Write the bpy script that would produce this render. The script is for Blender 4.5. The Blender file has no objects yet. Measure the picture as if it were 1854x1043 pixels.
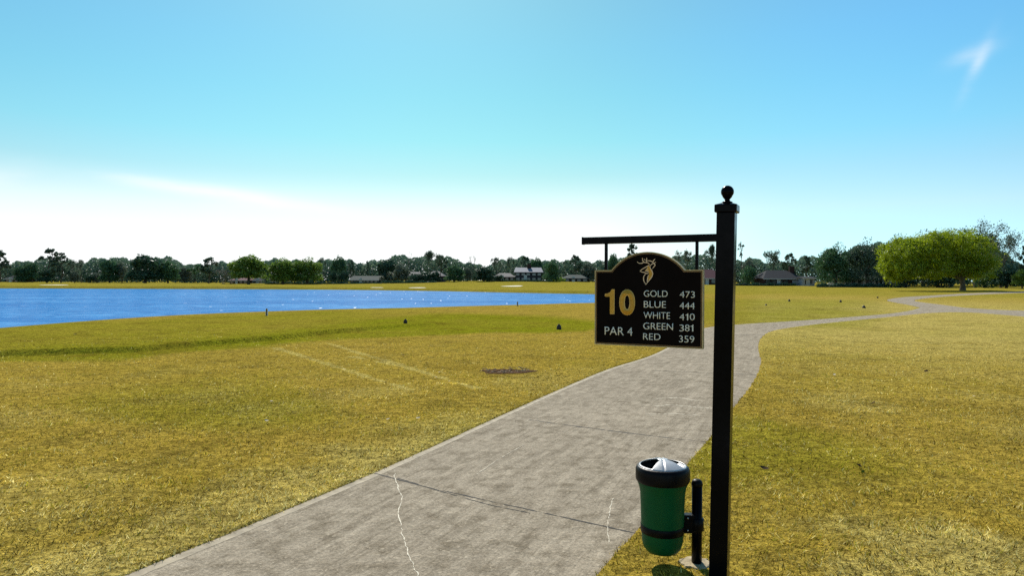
import bpy, bmesh, math, random
import numpy as np
from mathutils import Vector, Matrix, Euler

R = math.radians
random.seed(7)
rng = np.random.default_rng(11)
scene = bpy.context.scene
COL = scene.collection

# ------------------------------------------------------------------ camera
F = 1236.0                                   # focal length in photo pixels (1854 wide)
CAM = Vector((0, 0, 1.6))
cd = bpy.data.cameras.new("camera")
cam = bpy.data.objects.new("camera", cd)
COL.objects.link(cam)
CROT = Euler((R(90 - 0.626), 0, 0)).to_matrix() @ Matrix.Rotation(R(0.155), 3, 'Z')
cam.matrix_world = Matrix.Translation(CAM) @ CROT.to_4x4()
cd.sensor_width = 36.0
cd.lens = 36.0 * F / 1854.0
cd.clip_start = 0.05
cd.clip_end = 20000
scene.camera = cam

def ray(px, py):
    return (CROT @ Vector(((px - 927) / F, -(py - 521.5) / F, -1.0)))

def at(px, py, z=0.0):                        # the ground point that a sight line meets
    d = ray(px, py)
    t = (z - CAM.z) / d.z
    return CAM + d * t

def at_y(px, py, Y):                          # the point at forward distance Y
    d = ray(px, py)
    return CAM + d * (Y / d.y)

# ------------------------------------------------------------------ helpers
def link(o, parent=None):
    COL.objects.link(o)
    if parent is not None:
        o.parent = parent
    return o

def tag(o, label=None, cat=None, group=None, kind=None):
    if label: o["label"] = label
    if cat: o["category"] = cat
    if group: o["group"] = group
    if kind: o["kind"] = kind
    return o

def empty(name, loc=(0, 0, 0), rz=0.0):
    e = bpy.data.objects.new(name, None)
    e.empty_display_size = 0.1
    e.location = loc
    e.rotation_euler = (0, 0, rz)
    return link(e)

def obj(name, bm, mat, parent=None, smooth=False):
    me = bpy.data.meshes.new(name)
    bm.to_mesh(me); bm.free()
    if mat is not None: me.materials.append(mat)
    if smooth:
        me.polygons.foreach_set("use_smooth", [True] * len(me.polygons))
    return link(bpy.data.objects.new(name, me), parent)

def mesh_np(name, verts, faces_n, k, mat, parent=None, colors=None, smooth=False):
    """verts (N,3), faces_n (M,k) -> one object, built with numpy"""
    me = bpy.data.meshes.new(name)
    nv, nf = len(verts), len(faces_n)
    me.vertices.add(nv); me.loops.add(nf * k); me.polygons.add(nf)
    me.vertices.foreach_set("co", np.asarray(verts, np.float32).ravel())
    me.loops.foreach_set("vertex_index", np.asarray(faces_n, np.int32).ravel())
    me.polygons.foreach_set("loop_start", np.arange(nf, dtype=np.int32) * k)
    me.update(calc_edges=True)
    if smooth: me.polygons.foreach_set("use_smooth", np.ones(nf, bool))
    if colors is not None:
        dom = 'POINT' if len(colors) == nv else 'FACE'
        a = me.attributes.new("tint", 'FLOAT_COLOR', dom)
        a.data.foreach_set("color", np.asarray(colors, np.float32).ravel())
    if mat is not None: me.materials.append(mat)
    if name is None: return me
    return link(bpy.data.objects.new(name, me), parent)

def box(bm, c, s, rot=None, bevel=0.0):
    r = bmesh.ops.create_cube(bm, size=1.0)
    vs = r['verts']
    bmesh.ops.scale(bm, vec=s, verts=vs)
    if bevel:
        es = list({e for v in vs for e in v.link_edges})
        rr = bmesh.ops.bevel(bm, geom=es, offset=bevel, segments=2, affect='EDGES', profile=0.6)
        vs = list({v for f in rr['faces'] for v in f.verts} | {v for v in vs if v.is_valid})
    if rot is not None: bmesh.ops.rotate(bm, cent=(0, 0, 0), matrix=rot, verts=vs)
    bmesh.ops.translate(bm, vec=c, verts=vs)
    return vs

def lathe(bm, prof, seg=40, cap=True):
    rings = []
    for r, z in prof:
        rings.append([bm.verts.new((r * math.cos(2 * math.pi * i / seg), r * math.sin(2 * math.pi * i / seg), z)) for i in range(seg)])
    for a, b in zip(rings, rings[1:]):
        for i in range(seg):
            j = (i + 1) % seg
            bm.faces.new((a[i], a[j], b[j], b[i]))
    if cap:
        bm.faces.new(list(reversed(rings[0]))); bm.faces.new(rings[-1])
    return [v for r in rings for v in r]

def tube(V, Fc, pts, rad, n=6):
    """append a tapered tube along pts (list of Vector) to lists of verts, quads"""
    pts = [Vector(p) for p in pts]
    base = len(V)
    for i, p in enumerate(pts):
        d = (pts[min(i + 1, len(pts) - 1)] - pts[max(i - 1, 0)])
        if d.length < 1e-9: d = Vector((0, 0, 1))
        d.normalize()
        a = d.cross(Vector((0.31, 0.95, 0.1)))
        if a.length < 1e-3: a = d.cross(Vector((1, 0, 0)))
        a.normalize(); b = d.cross(a)
        for k in range(n):
            t = 2 * math.pi * k / n
            V.append(tuple(p + (a * math.cos(t) + b * math.sin(t)) * rad[i]))
    for i in range(len(pts) - 1):
        for k in range(n):
            k2 = (k + 1) % n
            Fc.append((base + i * n + k, base + i * n + k2, base + (i + 1) * n + k2, base + (i + 1) * n + k))

# ------------------------------------------------------------------ materials
class NB:
    def __init__(s, name):
        s.m = bpy.data.materials.new(name); s.m.use_nodes = True
        s.t = s.m.node_tree; s.n = s.t.nodes; s.l = s.t.links
        s.p = s.n["Principled BSDF"]; s.out = s.n["Material Output"]
    def node(s, typ, **kw):
        nd = s.n.new(typ)
        for k, v in kw.items():
            if k.startswith("i_"): nd.inputs[k[2:].replace("_", " ")].default_value = v
            elif k.startswith("n"): nd.inputs[int(k[1:])].default_value = v
            else: setattr(nd, k, v)
        return nd
    def link(s, a, b): s.l.new(a, b)
    def pos(s):
        return s.node("ShaderNodeNewGeometry").outputs["Position"]
    def noise(s, vec, scale, detail=4, rough=0.55, dist=0.0):
        nd = s.node("ShaderNodeTexNoise")
        nd.inputs["Scale"].default_value = scale; nd.inputs["Detail"].default_value = detail
        nd.inputs["Roughness"].default_value = rough; nd.inputs["Distortion"].default_value = dist
        s.link(vec, nd.inputs["Vector"]); return nd.outputs["Fac"]
    def mapv(s, vec, scale=(1, 1, 1), rot=(0, 0, 0)):
        nd = s.node("ShaderNodeMapping")
        nd.inputs["Scale"].default_value = scale; nd.inputs["Rotation"].default_value = rot
        s.link(vec, nd.inputs["Vector"]); return nd.outputs[0]
    def mix(s, fac, a, b, mode='MIX'):
        nd = s.node("ShaderNodeMix", data_type='RGBA', blend_type=mode)
        for v, i in ((fac, 0), (a, 6), (b, 7)):
            if isinstance(v, (int, float)): nd.inputs[i].default_value = v
            elif isinstance(v, tuple): nd.inputs[i].default_value = (*v, 1) if len(v) == 3 else v
            else: s.link(v, nd.inputs[i])
        return nd.outputs[2]
    def rng(s, v, a, b, c=0.0, d=1.0, smooth=False):
        nd = s.node("ShaderNodeMapRange")
        if smooth: nd.interpolation_type = 'SMOOTHSTEP'
        s.link(v, nd.inputs[0])
        for i, x in enumerate((a, b, c, d)): nd.inputs[i + 1].default_value = x
        return nd.outputs[0]
    def math(s, op, a, b=None, clamp=False):
        nd = s.node("ShaderNodeMath", operation=op, use_clamp=clamp)
        for v, i in ((a, 0), (b, 1)):
            if v is None: continue
            if isinstance(v, (int, float)): nd.inputs[i].default_value = v
            else: s.link(v, nd.inputs[i])
        return nd.outputs[0]
    def bump(s, h, strength, dist, prev=None):
        nd = s.node("ShaderNodeBump")
        nd.inputs["Strength"].default_value = strength; nd.inputs["Distance"].default_value = dist
        s.link(h, nd.inputs["Height"])
        if prev is not None: s.link(prev, nd.inputs["Normal"])
        return nd.outputs[0]

def simple(name, col, rough=0.6, metal=0.0, var=0.15, scale=8.0, bump=0.0, spec=0.5, bscale=None, coat=0.0):
    b = NB(name)
    tc = b.node("ShaderNodeTexCoord").outputs["Object"]
    n = b.noise(tc, scale, 5, 0.6)
    f = b.rng(n, 0.3, 0.7, 1 - var, 1 + var)
    v = b.node("ShaderNodeVectorMath", operation='SCALE')
    v.inputs[0].default_value = col
    b.link(f, v.inputs["Scale"])
    b.link(v.outputs[0], b.p.inputs["Base Color"])
    b.p.inputs["Metallic"].default_value = metal
    b.p.inputs["Specular IOR Level"].default_value = spec
    b.p.inputs["Coat Weight"].default_value = coat
    rr = b.rng(b.noise(tc, scale * 2.3, 3), 0.3, 0.7, max(rough - 0.06, 0.02), min(rough + 0.06, 1))
    b.link(rr, b.p.inputs["Roughness"])
    if bump:
        b.link(b.bump(b.noise(tc, bscale or scale * 6, 4), bump, 0.01), b.p.inputs["Normal"])
    return b.m

def foliage_mat(name, c_dark, c_light, trans=0.35):
    b = NB(name)
    at_ = b.node("ShaderNodeAttribute", attribute_name="tint")
    sep = b.node("ShaderNodeSeparateColor"); b.link(at_.outputs["Color"], sep.inputs[0])
    oi = b.node("ShaderNodeObjectInfo")
    t = b.math('ADD', b.math('MULTIPLY', sep.outputs[0], 0.8), b.math('MULTIPLY', oi.outputs["Random"], 0.25), clamp=True)
    c = b.mix(t, c_dark, c_light)
    df = b.node("ShaderNodeBsdfDiffuse"); tr = b.node("ShaderNodeBsdfTranslucent")
    b.link(c, df.inputs[0]); b.link(c, tr.inputs[0])
    ms = b.node("ShaderNodeMixShader"); ms.inputs[0].default_value = trans
    b.link(df.outputs[0], ms.inputs[1]); b.link(tr.outputs[0], ms.inputs[2])
    gl = b.node("ShaderNodeBsdfGlossy"); gl.inputs["Roughness"].default_value = 0.45
    gl.inputs["Color"].default_value = (1, 1, 1, 1)
    m2 = b.node("ShaderNodeMixShader"); m2.inputs[0].default_value = 0.03
    b.link(ms.outputs[0], m2.inputs[1]); b.link(gl.outputs[0], m2.inputs[2])
    b.link(m2.outputs[0], b.out.inputs["Surface"])
    return b.m

# ------------------------------------------------------------------ sky and sun
SUN_EL, SUN_AZ = R(38), R(-9)               # azimuth from +Y towards +X
EXPO = 0.25
W = bpy.data.worlds.new("World"); scene.world = W; W.use_nodes = True
wt = W.node_tree; wn = wt.nodes; wl = wt.links
bg = wn["Background"]; bg.inputs[1].default_value = 0.084
sky = wn.new("ShaderNodeTexSky"); sky.sky_type = 'NISHITA'; sky.sun_disc = False
sky.sun_elevation = SUN_EL; sky.sun_rotation = SUN_AZ
sky.air_density = 1.0; sky.dust_density = 0.2; sky.ozone_density = 1.5
def wmath(op, a, b=None, c=None, clamp=False):
    nd = wn.new("ShaderNodeMath"); nd.operation = op; nd.use_clamp = clamp
    for v, i in ((a, 0), (b, 1), (c, 2)):
        if v is None: continue
        if isinstance(v, (int, float)): nd.inputs[i].default_value = v
        else: wl.new(v, nd.inputs[i])
    return nd.outputs[0]
def wrange(v, a, b, c, d, smooth=True):
    nd = wn.new("ShaderNodeMapRange")
    if smooth: nd.interpolation_type = 'SMOOTHSTEP'
    wl.new(v, nd.inputs[0])
    for i, x in enumerate((a, b, c, d)): nd.inputs[i + 1].default_value = x
    return nd.outputs[0]
def wmix(f, a, b, mode='MIX'):
    nd = wn.new("ShaderNodeMix"); nd.data_type = 'RGBA'; nd.blend_type = mode
    for v, i in ((f, 0), (a, 6), (b, 7)):
        if isinstance(v, (int, float)): nd.inputs[i].default_value = v
        elif isinstance(v, tuple): nd.inputs[i].default_value = (*v, 1)
        else: wl.new(v, nd.inputs[i])
    return nd.outputs[2]
wtc = wn.new("ShaderNodeTexCoord").outputs["Generated"]
wsep = wn.new("ShaderNodeSeparateXYZ"); wl.new(wtc, wsep.inputs[0])
X_, Y_, Z_ = wsep.outputs
SKY_TINT = []        # (elevation sine, r, g, b) factors on the Nishita colour, low to high
SKY_TINT = [(0.0, 0.680, 1.12, 1.544), (0.025, 0.742, 1.12, 1.376), (0.055, 0.824, 1.12, 1.163), (0.10, 0.978, 1.10, 0.958), (0.15, 0.865, 1.12, 0.930), (0.20, 0.721, 1.20, 0.986),
            (0.26, 0.684, 1.236, 1.042), (0.32, 0.690, 1.251, 1.097), (0.42, 0.739, 1.251, 1.097), (0.5, 0.786, 1.189, 1.060)]
col = sky.outputs[0]
if SKY_TINT:
    rp = wn.new("ShaderNodeValToRGB")
    wl.new(wmath('MULTIPLY', Z_, 2.0, clamp=True), rp.inputs[0])
    el = rp.color_ramp.elements
    mx = max(max(t[1:]) for t in SKY_TINT)
    while len(el) < len(SKY_TINT): el.new(0.5)
    for e, t in zip(el, SKY_TINT):
        e.position = min(t[0] * 2, 1.0)
        e.color = (t[1] / mx, t[2] / mx, t[3] / mx, 1)
    col = wmix(1.0, col, rp.outputs[0], 'MULTIPLY')
    col = wmix(1.0, col, (mx, mx, mx), 'MULTIPLY')
AZ = wmath('ARCTAN2', X_, Y_)                 # 0 straight ahead, + to the right
EL = wmath('ARCSINE', Z_)
col = wmix(wrange(AZ, R(2), R(36), 0.0, 1.0), col, wmix(1.0, col, (1.04, 1.10, 1.33), 'MULTIPLY'))
col = wmix(wrange(AZ, R(-4), R(-30), 0.0, 1.0), col, wmix(1.0, col, (0.98, 1.0, 1.07), 'MULTIPLY'))
def wisp(col, az0, el0, saz, sel, slope, amt, nscale, white, lo=0.35, hi=0.65, aniso=(1, 1, 4)):
    """a soft cloud around one compass direction, its edges broken by noise"""
    da = wmath('SUBTRACT', AZ, R(az0))
    de = wmath('SUBTRACT', wmath('SUBTRACT', EL, R(el0)), wmath('MULTIPLY', da, slope))
    q = wmath('ADD', wmath('POWER', wmath('ABSOLUTE', wmath('DIVIDE', da, R(saz))), 2.0),
              wmath('POWER', wmath('ABSOLUTE', wmath('DIVIDE', de, R(sel))), 2.0))
    g = wmath('POWER', 2.718, wmath('MULTIPLY', q, -1.0))
    mp = wn.new("ShaderNodeMapping"); mp.inputs["Scale"].default_value = aniso
    wl.new(wtc, mp.inputs[0])
    nz = wn.new("ShaderNodeTexNoise"); nz.inputs["Scale"].default_value = nscale; nz.inputs["Detail"].default_value = 6
    wl.new(mp.outputs[0], nz.inputs["Vector"])
    f = wmath('MULTIPLY', wmath('MULTIPLY', g, wrange(nz.outputs[0], lo, hi, 0.0, 1.0)), amt, clamp=True)
    return wmix(f, col, white)
CLOUD = (11, 11, 11)
# bright milky haze low over the far shore, thinning to the right
hz = wmath('MULTIPLY', wrange(EL, R(9.0), R(2.6), 0.0, 1.0), wrange(AZ, R(24), R(4), 0.0, 1.0))
col = wmix(wmath('MULTIPLY', hz, 0.92), col, CLOUD)
col = wisp(col, -22.5, 6.55, 8.5, 0.5, -0.11, 0.75, 5.0, CLOUD, 0.25, 0.55)
col = wisp(col, -30, 6.2, 12, 0.9, -0.02, 0.6, 4.0, CLOUD)
col = wisp(col, 33.9, 15.5, 1.3, 0.5, 0.25, 0.30, 9.0, CLOUD, 0.2, 0.7)
col = wisp(col, 34.1, 14.6, 0.75, 0.8, 1.75, 0.38, 9.0, CLOUD, 0.2, 0.7)
wl.new(col, bg.inputs[0])

sd = bpy.data.lights.new("sun", 'SUN'); sd.energy = 5.0; sd.angle = R(0.5); sd.color = (1.0, 0.95, 0.86)
sun = bpy.data.objects.new("sun", sd); COL.objects.link(sun)
sdir = Vector((math.sin(SUN_AZ) * math.cos(SUN_EL), math.cos(SUN_AZ) * math.cos(SUN_EL), math.sin(SUN_EL)))
sun.rotation_euler = sdir.to_track_quat('Z', 'Y').to_euler()
sun.location = (0, 0, 60)
scene.view_settings.view_transform = 'Standard'
scene.view_settings.look = 'None'
scene.view_settings.exposure = EXPO
scene.view_settings.gamma = 1
scene.cycles.use_denoising = False
scene.cycles.max_bounces = 8
scene.cycles.transparent_max_bounces = 8

# ------------------------------------------------------------------ ground plan
def catmull(pts, n=8, closed=False):
    P = [np.array(p[:2], float) for p in pts]
    out = []
    m = len(P)
    for i in range(m if closed else m - 1):
        if closed: a, b, c, d = P[i - 1], P[i], P[(i + 1) % m], P[(i + 2) % m]
        else: a, b, c, d = P[max(i - 1, 0)], P[i], P[i + 1], P[min(i + 2, m - 1)]
        for k in range(n):
            t = k / n
            out.append(0.5 * ((2 * b) + (c - a) * t + (2 * a - 5 * b + 4 * c - d) * t * t + (3 * b - a - 3 * c + d) * t ** 3))
    if not closed: out.append(P[-1])
    return np.array(out)

def gpts(px, z=0.0):
    return [tuple(at(x, y, z))[:2] for x, y in px]

# cart path: its two main edges and the two branches, as ground points
left_edge = [(-330, 1330), (-20, 1160), (232, 1043), (440, 958), (700, 848), (900, 757), (1000, 712), (1100, 670), (1180, 644), (1235, 616),
             (1275, 595), (1340, 588), (1420, 583), (1500, 577.5), (1600, 569.5), (1645, 563.5), (1667, 557.5)]
branch_tip = [(1667, 557.5), (1645, 552.5), (1620, 548), (1606, 544.5), (1612, 541.5), (1640, 538), (1690, 535), (1760, 531), (1860, 527.5), (2000, 525)]
branch_in = [(2000, 528), (1860, 530.5), (1760, 534.5), (1700, 538.2), (1668, 541.5), (1655, 544.5), (1672, 548), (1705, 552), (1745, 557.5)]
right_up = [(1745, 557.5), (1800, 561), (1860, 563), (1960, 566), (2150, 571)]
right_low = [(2150, 592), (1960, 580), (1854, 574), (1790, 568.5), (1740, 566), (1680, 567.5), (1600, 575.5), (1500, 585.5), (1430, 594), (1393, 602),
             (1376, 616), (1373, 634), (1378, 652), (1374, 673), (1357, 704), (1335, 732), (1290, 790), (1225, 868), (1160, 958), (1085, 1043), (1000, 1160), (890, 1330)]
loop = []
for part in (left_edge, branch_tip, branch_in, right_up, right_low):
    c = catmull(gpts(part), 6)
    loop.extend(c[:-1] if part is not right_low else c)
PATH = np.array(loop)

# lake outline at water level
WATER_Z = -0.30
near_shore = [(-900, 690), (-400, 636), (-150, 612), (0, 598), (150, 586), (300, 577), (480, 569.5), (640, 563), (800, 557.5), (940, 552.5), (1075, 549), (1140, 546)]
far_shore = [(1165, 541), (1140, 536), (1075, 533), (1000, 531.6), (900, 529.6), (830, 528), (760, 526.8), (640, 525.2), (500, 524.2), (400, 523.8), (200, 523), (0, 522.4), (-300, 522), (-900, 530)]
LN = catmull(gpts(near_shore, WATER_Z), 5); LF = catmull(gpts(far_shore, WATER_Z), 5)
LAKE = np.vstack([LN, LF])

def seg_dist(x, y, P, closed=True):
    d = np.full(x.shape, 1e9)
    n = len(P)
    for i in range(n if closed else n - 1):
        a, b = P[i], P[(i + 1) % n]
        e = b - a; L2 = max(float(e @ e), 1e-9)
        t = np.clip(((x - a[0]) * e[0] + (y - a[1]) * e[1]) / L2, 0, 1)
        d = np.minimum(d, (x - a[0] - t * e[0]) ** 2 + (y - a[1] - t * e[1]) ** 2)
    return np.sqrt(d)

def inside(x, y, P):
    r = np.zeros(x.shape, bool)
    n = len(P)
    for i in range(n):
        a, b = P[i], P[(i + 1) % n]
        if a[1] == b[1]: continue
        c = ((a[1] > y) != (b[1] > y)) & (x < (b[0] - a[0]) * (y - a[1]) / (b[1] - a[1]) + a[0])
        r ^= c
    return r

def sst(a, b, v):
    t = np.clip((v - a) / (b - a), 0, 1)
    return t * t * (3 - 2 * t)

def wav(x, y, seed, wl_, n=7):
    g = np.random.default_rng(seed); o = np.zeros(x.shape)
    for _ in range(n):
        a = g.uniform(0, 2 * math.pi); k = 2 * math.pi / (wl_ * g.uniform(0.6, 1.7)); p = g.uniform(0, 6.28)
        o += np.sin((x * math.cos(a) + y * math.sin(a)) * k + p)
    return o / n ** 0.5

FAR_PX = [-900, 0, 300, 450, 600, 700, 800, 880, 950, 1020, 1100, 1250, 1400, 1500, 1700, 1854, 2600]
FAR_Z = [0.25, 0.25, 0.2, 0.15, 0.2, 0.35, 0.9, 1.4, 1.5, 1.25, 0.9, 0.55, 0.45, 0.4, 0.3, 0.3, 0.3]
RIDGE_PX = [(-900, 690), (-300, 662), (0, 648), (250, 640), (320, 633), (500, 618), (650, 601), (800, 588), (900, 583)]
_rp = [at(x, y) for x, y in RIDGE_PX]
RIDGE_AZ = [math.atan2(p.x, p.y) for p in _rp]; RIDGE_R = [math.hypot(p.x, p.y) for p in _rp]
PIT = at(918, 675)                            # bare hollow in the turf

def H(x, y, with_path=True):
    x = np.asarray(x, float); y = np.asarray(y, float)
    r = np.hypot(x, y); az = np.arctan2(x, y)
    px = 927 + F * np.tan(np.clip(az, -1.2, 1.2))
    zf = np.interp(px, FAR_PX, FAR_Z)
    front = sst(R(110), R(75), np.abs(az))
    z = zf * sst(118, 235, r) * front
    z += 0.10 * wav(x, y, 3, 60) * sst(85, 150, r) * front
    z += 0.05 * wav(x, y, 5, 17) * sst(24, 60, r) * np.where(px > 1180, 0.0, 1.0)
    # raised tee behind the ridge line on the left, and a low one right of the sign
    re = np.interp(az, RIDGE_AZ, RIDGE_R)
    amp = 0.12 * sst(940, 560, px) * sst(-900, -500, px)
    z += amp * sst(re - 0.03, re + 0.17, r)
    tr = sst(1290, 1350, px) * sst(1620, 1540, px)
    z += 0.12 * tr * sst(40.5, 42.5, r) * sst(70, 52, r)
    # shallow hollow
    q = np.sqrt(((x - PIT.x) / 0.42) ** 2 + ((y - PIT.y) / 0.28) ** 2)
    z -= 0.05 * sst(1.0, 0.4, q)
    # lake basin
    m = (r > 18) & (r < 240) & (x < 70) & (y > 5)
    if m.any():
        xm, ym = x[m], y[m]
        ins = inside(xm, ym, LAKE)
        dn = seg_dist(xm, ym, LN, False); dfar = seg_dist(xm, ym, LF, False)
        zn = z[m]
        near = dn < dfar
        w = np.where(near, np.clip(0.16 * np.hypot(xm, ym), 3.5, 10.0), 1.4)
        d = np.minimum(dn, dfar)
        t = np.clip(d / w, 0, 1)
        t = np.where(near, t * (1.6 - 0.6 * t), sst(0, 1, t))
        tgt = np.where(near, zn, np.maximum(zn, 0.12))
        out = WATER_Z - 0.02 + (tgt - WATER_Z + 0.02) * t
        fade = sst(0, 12, d - w)
        out = np.where(near, out, out * (1 - fade) + zn * fade)
        inn = WATER_Z - 0.02 - np.minimum(d * 0.12, 1.2)
        z[m] = np.where(ins, inn, np.where((d < w) | (~near & (d < w + 12)), out, zn))
    if with_path:
        z += 0.018
        m = (r < 160) & (az > R(-60)) & (az < R(60)) & (np.abs(z) < 0.2)
        if m.any():
            xm, ym = x[m], y[m]
            ins = inside(xm, ym, PATH)
            d = seg_dist(xm, ym, PATH)
            k = np.where(ins, -0.04 - 0.0012 * r[m], 0.0)
            e = np.where(ins, sst(0, 0.02 + 0.002 * r[m], d), 0)
            flat = np.where(ins, 0.0, sst(0.0, 2.5, d))
            z[m] = (z[m] - 0.018) * flat + 0.018 + k * e
    return z

def Hs(x, y): return float(H(np.array([x]), np.array([y]))[0])

# ------------------------------------------------------------------ terrain mesh (polar, fine in front)
az_f = np.arange(-52, 52.01, 0.2)
az_all = np.radians(np.concatenate([az_f, np.arange(55, 306, 3.0)]))
rr = [1.2]
while rr[-1] < 300: rr.append(rr[-1] * 1.0062)
while rr[-1] < 6000: rr.append(rr[-1] * 1.05)
rr = np.array(rr)
A, Rr = np.meshgrid(az_all, rr)
gx, gy = (Rr * np.sin(A)).ravel(), (Rr * np.cos(A)).ravel()
gz = H(gx, gy)
na, nr = len(az_all), len(rr)
i0 = np.arange(nr - 1)[:, None] * na + np.arange(na)[None, :]
i1 = np.arange(nr - 1)[:, None] * na + (np.arange(na)[None, :] + 1) % na
quads = np.stack([i0, i1, i1 + na, i0 + na], -1).reshape(-1, 4)[:, ::-1]

LEFT_EDGE = catmull(gpts(left_edge[:9]), 4)
def zones(x, y):
    """where the turf itself is greener (watered tees) or paler (dormant rough, and a painted backlit glow far off)"""
    r = np.hypot(x, y); az = np.arctan2(x, y)
    px = 927 + F * np.tan(np.clip(az, -1.2, 1.2))
    re = np.interp(az, RIDGE_AZ, RIDGE_R)
    wob = 0.05 * wav(x, y, 21, 4.0)
    u = r / re + wob * 0.5
    g = 0.75 * sst(0.90, 0.95, u) * sst(720, 520, px) * sst(1.25, 1.0, u)      # foot of the tee bank
    g = np.maximum(g, 0.62 * sst(0.99, 1.05, u) * sst(1.9, 1.5, u) * sst(900, 600, px))   # tee top
    lo = np.interp(px, [350, 480, 640, 760, 860, 980, 1060, 1110, 1180], [17.0, 17.4, 18.2, 20.0, 20.8, 20.0, 21.4, 26, 30])
    hi = np.interp(px, [350, 480, 640, 760, 900, 1000, 1075, 1180], [18, 21, 26, 31, 32, 30, 27, 30])
    rw = r + 0.5 * wav(x, y, 22, 5)
    g = np.maximum(g, 0.9 * sst(lo - 0.7, lo + 0.7, rw) * sst(hi + 3, hi - 3, rw) * sst(330, 480, px) * sst(1180, 1080, px))
    g = np.maximum(g, 0.55 * sst(1180, 1300, px) * sst(1650, 1500, px) * sst(24, 28, r) * sst(75, 55, r))
    g = np.maximum(g, 0.5 * sst(60, 100, r))
    g = np.maximum(g, 0.5 * sst(0.1, 1.0, wav(x, y, 23, 5.5)) * sst(14, 8, r))
    pale = 0.85 * sst(8, 24, r) * sst(1290, 1400, px) + 0.35 * sst(0.0, 1.2, wav(x, y, 24, 3.3)) * sst(16, 9, r)
    pale = np.maximum(pale * np.where(px > 1180, sst(75, 45, r) * .6 + .4, 1), 0.30 * sst(70, 110, r))  # far turf made paler to carry its backlit glow in the colour
    # drier straw along the slab's left edge and in one dry patch at the right
    m = r < 9.5
    if m.any():
        de = seg_dist(x[m], y[m], LEFT_EDGE, False) + 0.22 * wav(x[m], y[m], 26, 0.8)
        pale[m] = np.maximum(pale[m], 0.75 * sst(1.25, 0.15, de) * sst(9.5, 6.5, r[m]))
        q = np.hypot((x[m] - 2.55) / 0.9, (y[m] - 3.9) / 0.8) + 0.25 * wav(x[m], y[m], 27, 0.7)
        pale[m] = np.maximum(pale[m], 0.8 * sst(1.1, 0.4, q))
    # worn wheel lines and pale scuffs left of the path
    for a, b, wd in (((500, 632), (740, 708), 0.13), ((590, 622), (860, 705), 0.12), ((640, 648), (740, 668), 0.1)):
        P = np.array(gpts([a, b])); m = r < 30
        dd = np.full(x.shape, 9.0); dd[m] = seg_dist(x[m], y[m], P, False)
        pale = np.maximum(pale, 0.8 * sst(wd, wd * 0.3, dd + 0.05 * wav(x, y, 31, 0.9)))
    return np.clip(g, 0, 1), np.clip(pale, 0, 1)

gg, gp = zones(gx, gy)
tint = np.stack([gg, gp, np.zeros_like(gg), np.ones_like(gg)], -1)

TAN = (0.44, 0.305, 0.050); GREEN = (0.25, 0.25, 0.012); PALE = (0.58, 0.455, 0.130)
def turf_mat():
    b = NB("turf")
    pos = b.pos()
    a = b.node("ShaderNodeAttribute", attribute_name="tint")
    sep = b.node("ShaderNodeSeparateColor"); b.link(a.outputs["Color"], sep.inputs[0])
    n1 = b.noise(pos, 0.22, 5, 0.6); n2 = b.noise(pos, 1.4, 5, 0.65); n3 = b.noise(pos, 9.0, 4, 0.7); n4 = b.noise(pos, 46.0, 4, 0.75)
    g = b.math('ADD', sep.outputs[0], b.rng(n1, 0.35, 0.65, -0.14, 0.18), clamp=True)
    p = b.math('ADD', sep.outputs[1], b.rng(n2, 0.3, 0.7, -0.28, 0.28), clamp=True)
    c = b.mix(p, TAN, PALE)
    c = b.mix(g, c, GREEN)
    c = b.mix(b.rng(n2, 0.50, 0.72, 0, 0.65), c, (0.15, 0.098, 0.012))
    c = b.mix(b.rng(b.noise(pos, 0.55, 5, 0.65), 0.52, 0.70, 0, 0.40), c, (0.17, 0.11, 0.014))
    c = b.mix(b.rng(b.noise(pos, 30.0, 3, 0.6), 0.50, 0.62, 0, 0.62), c, (0.085, 0.055, 0.010))  # fine dark flecks and the contrast below paint in shade between blades
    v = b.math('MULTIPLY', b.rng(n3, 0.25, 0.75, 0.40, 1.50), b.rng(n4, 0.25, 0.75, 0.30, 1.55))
    sc = b.node("ShaderNodeVectorMath", operation='SCALE'); b.link(c, sc.inputs[0]); b.link(v, sc.inputs["Scale"])
    df = b.node("ShaderNodeBsdfDiffuse"); b.link(sc.outputs[0], df.inputs[0]); b.link(df.outputs[0], b.out.inputs["Surface"])
    h = b.bump(n3, 0.7, 0.05)
    h = b.bump(n4, 0.9, 0.02, h)
    b.link(h, df.inputs["Normal"])
    return b.m
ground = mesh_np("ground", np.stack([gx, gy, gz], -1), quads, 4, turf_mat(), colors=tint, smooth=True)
tag(ground, kind="structure")

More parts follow.
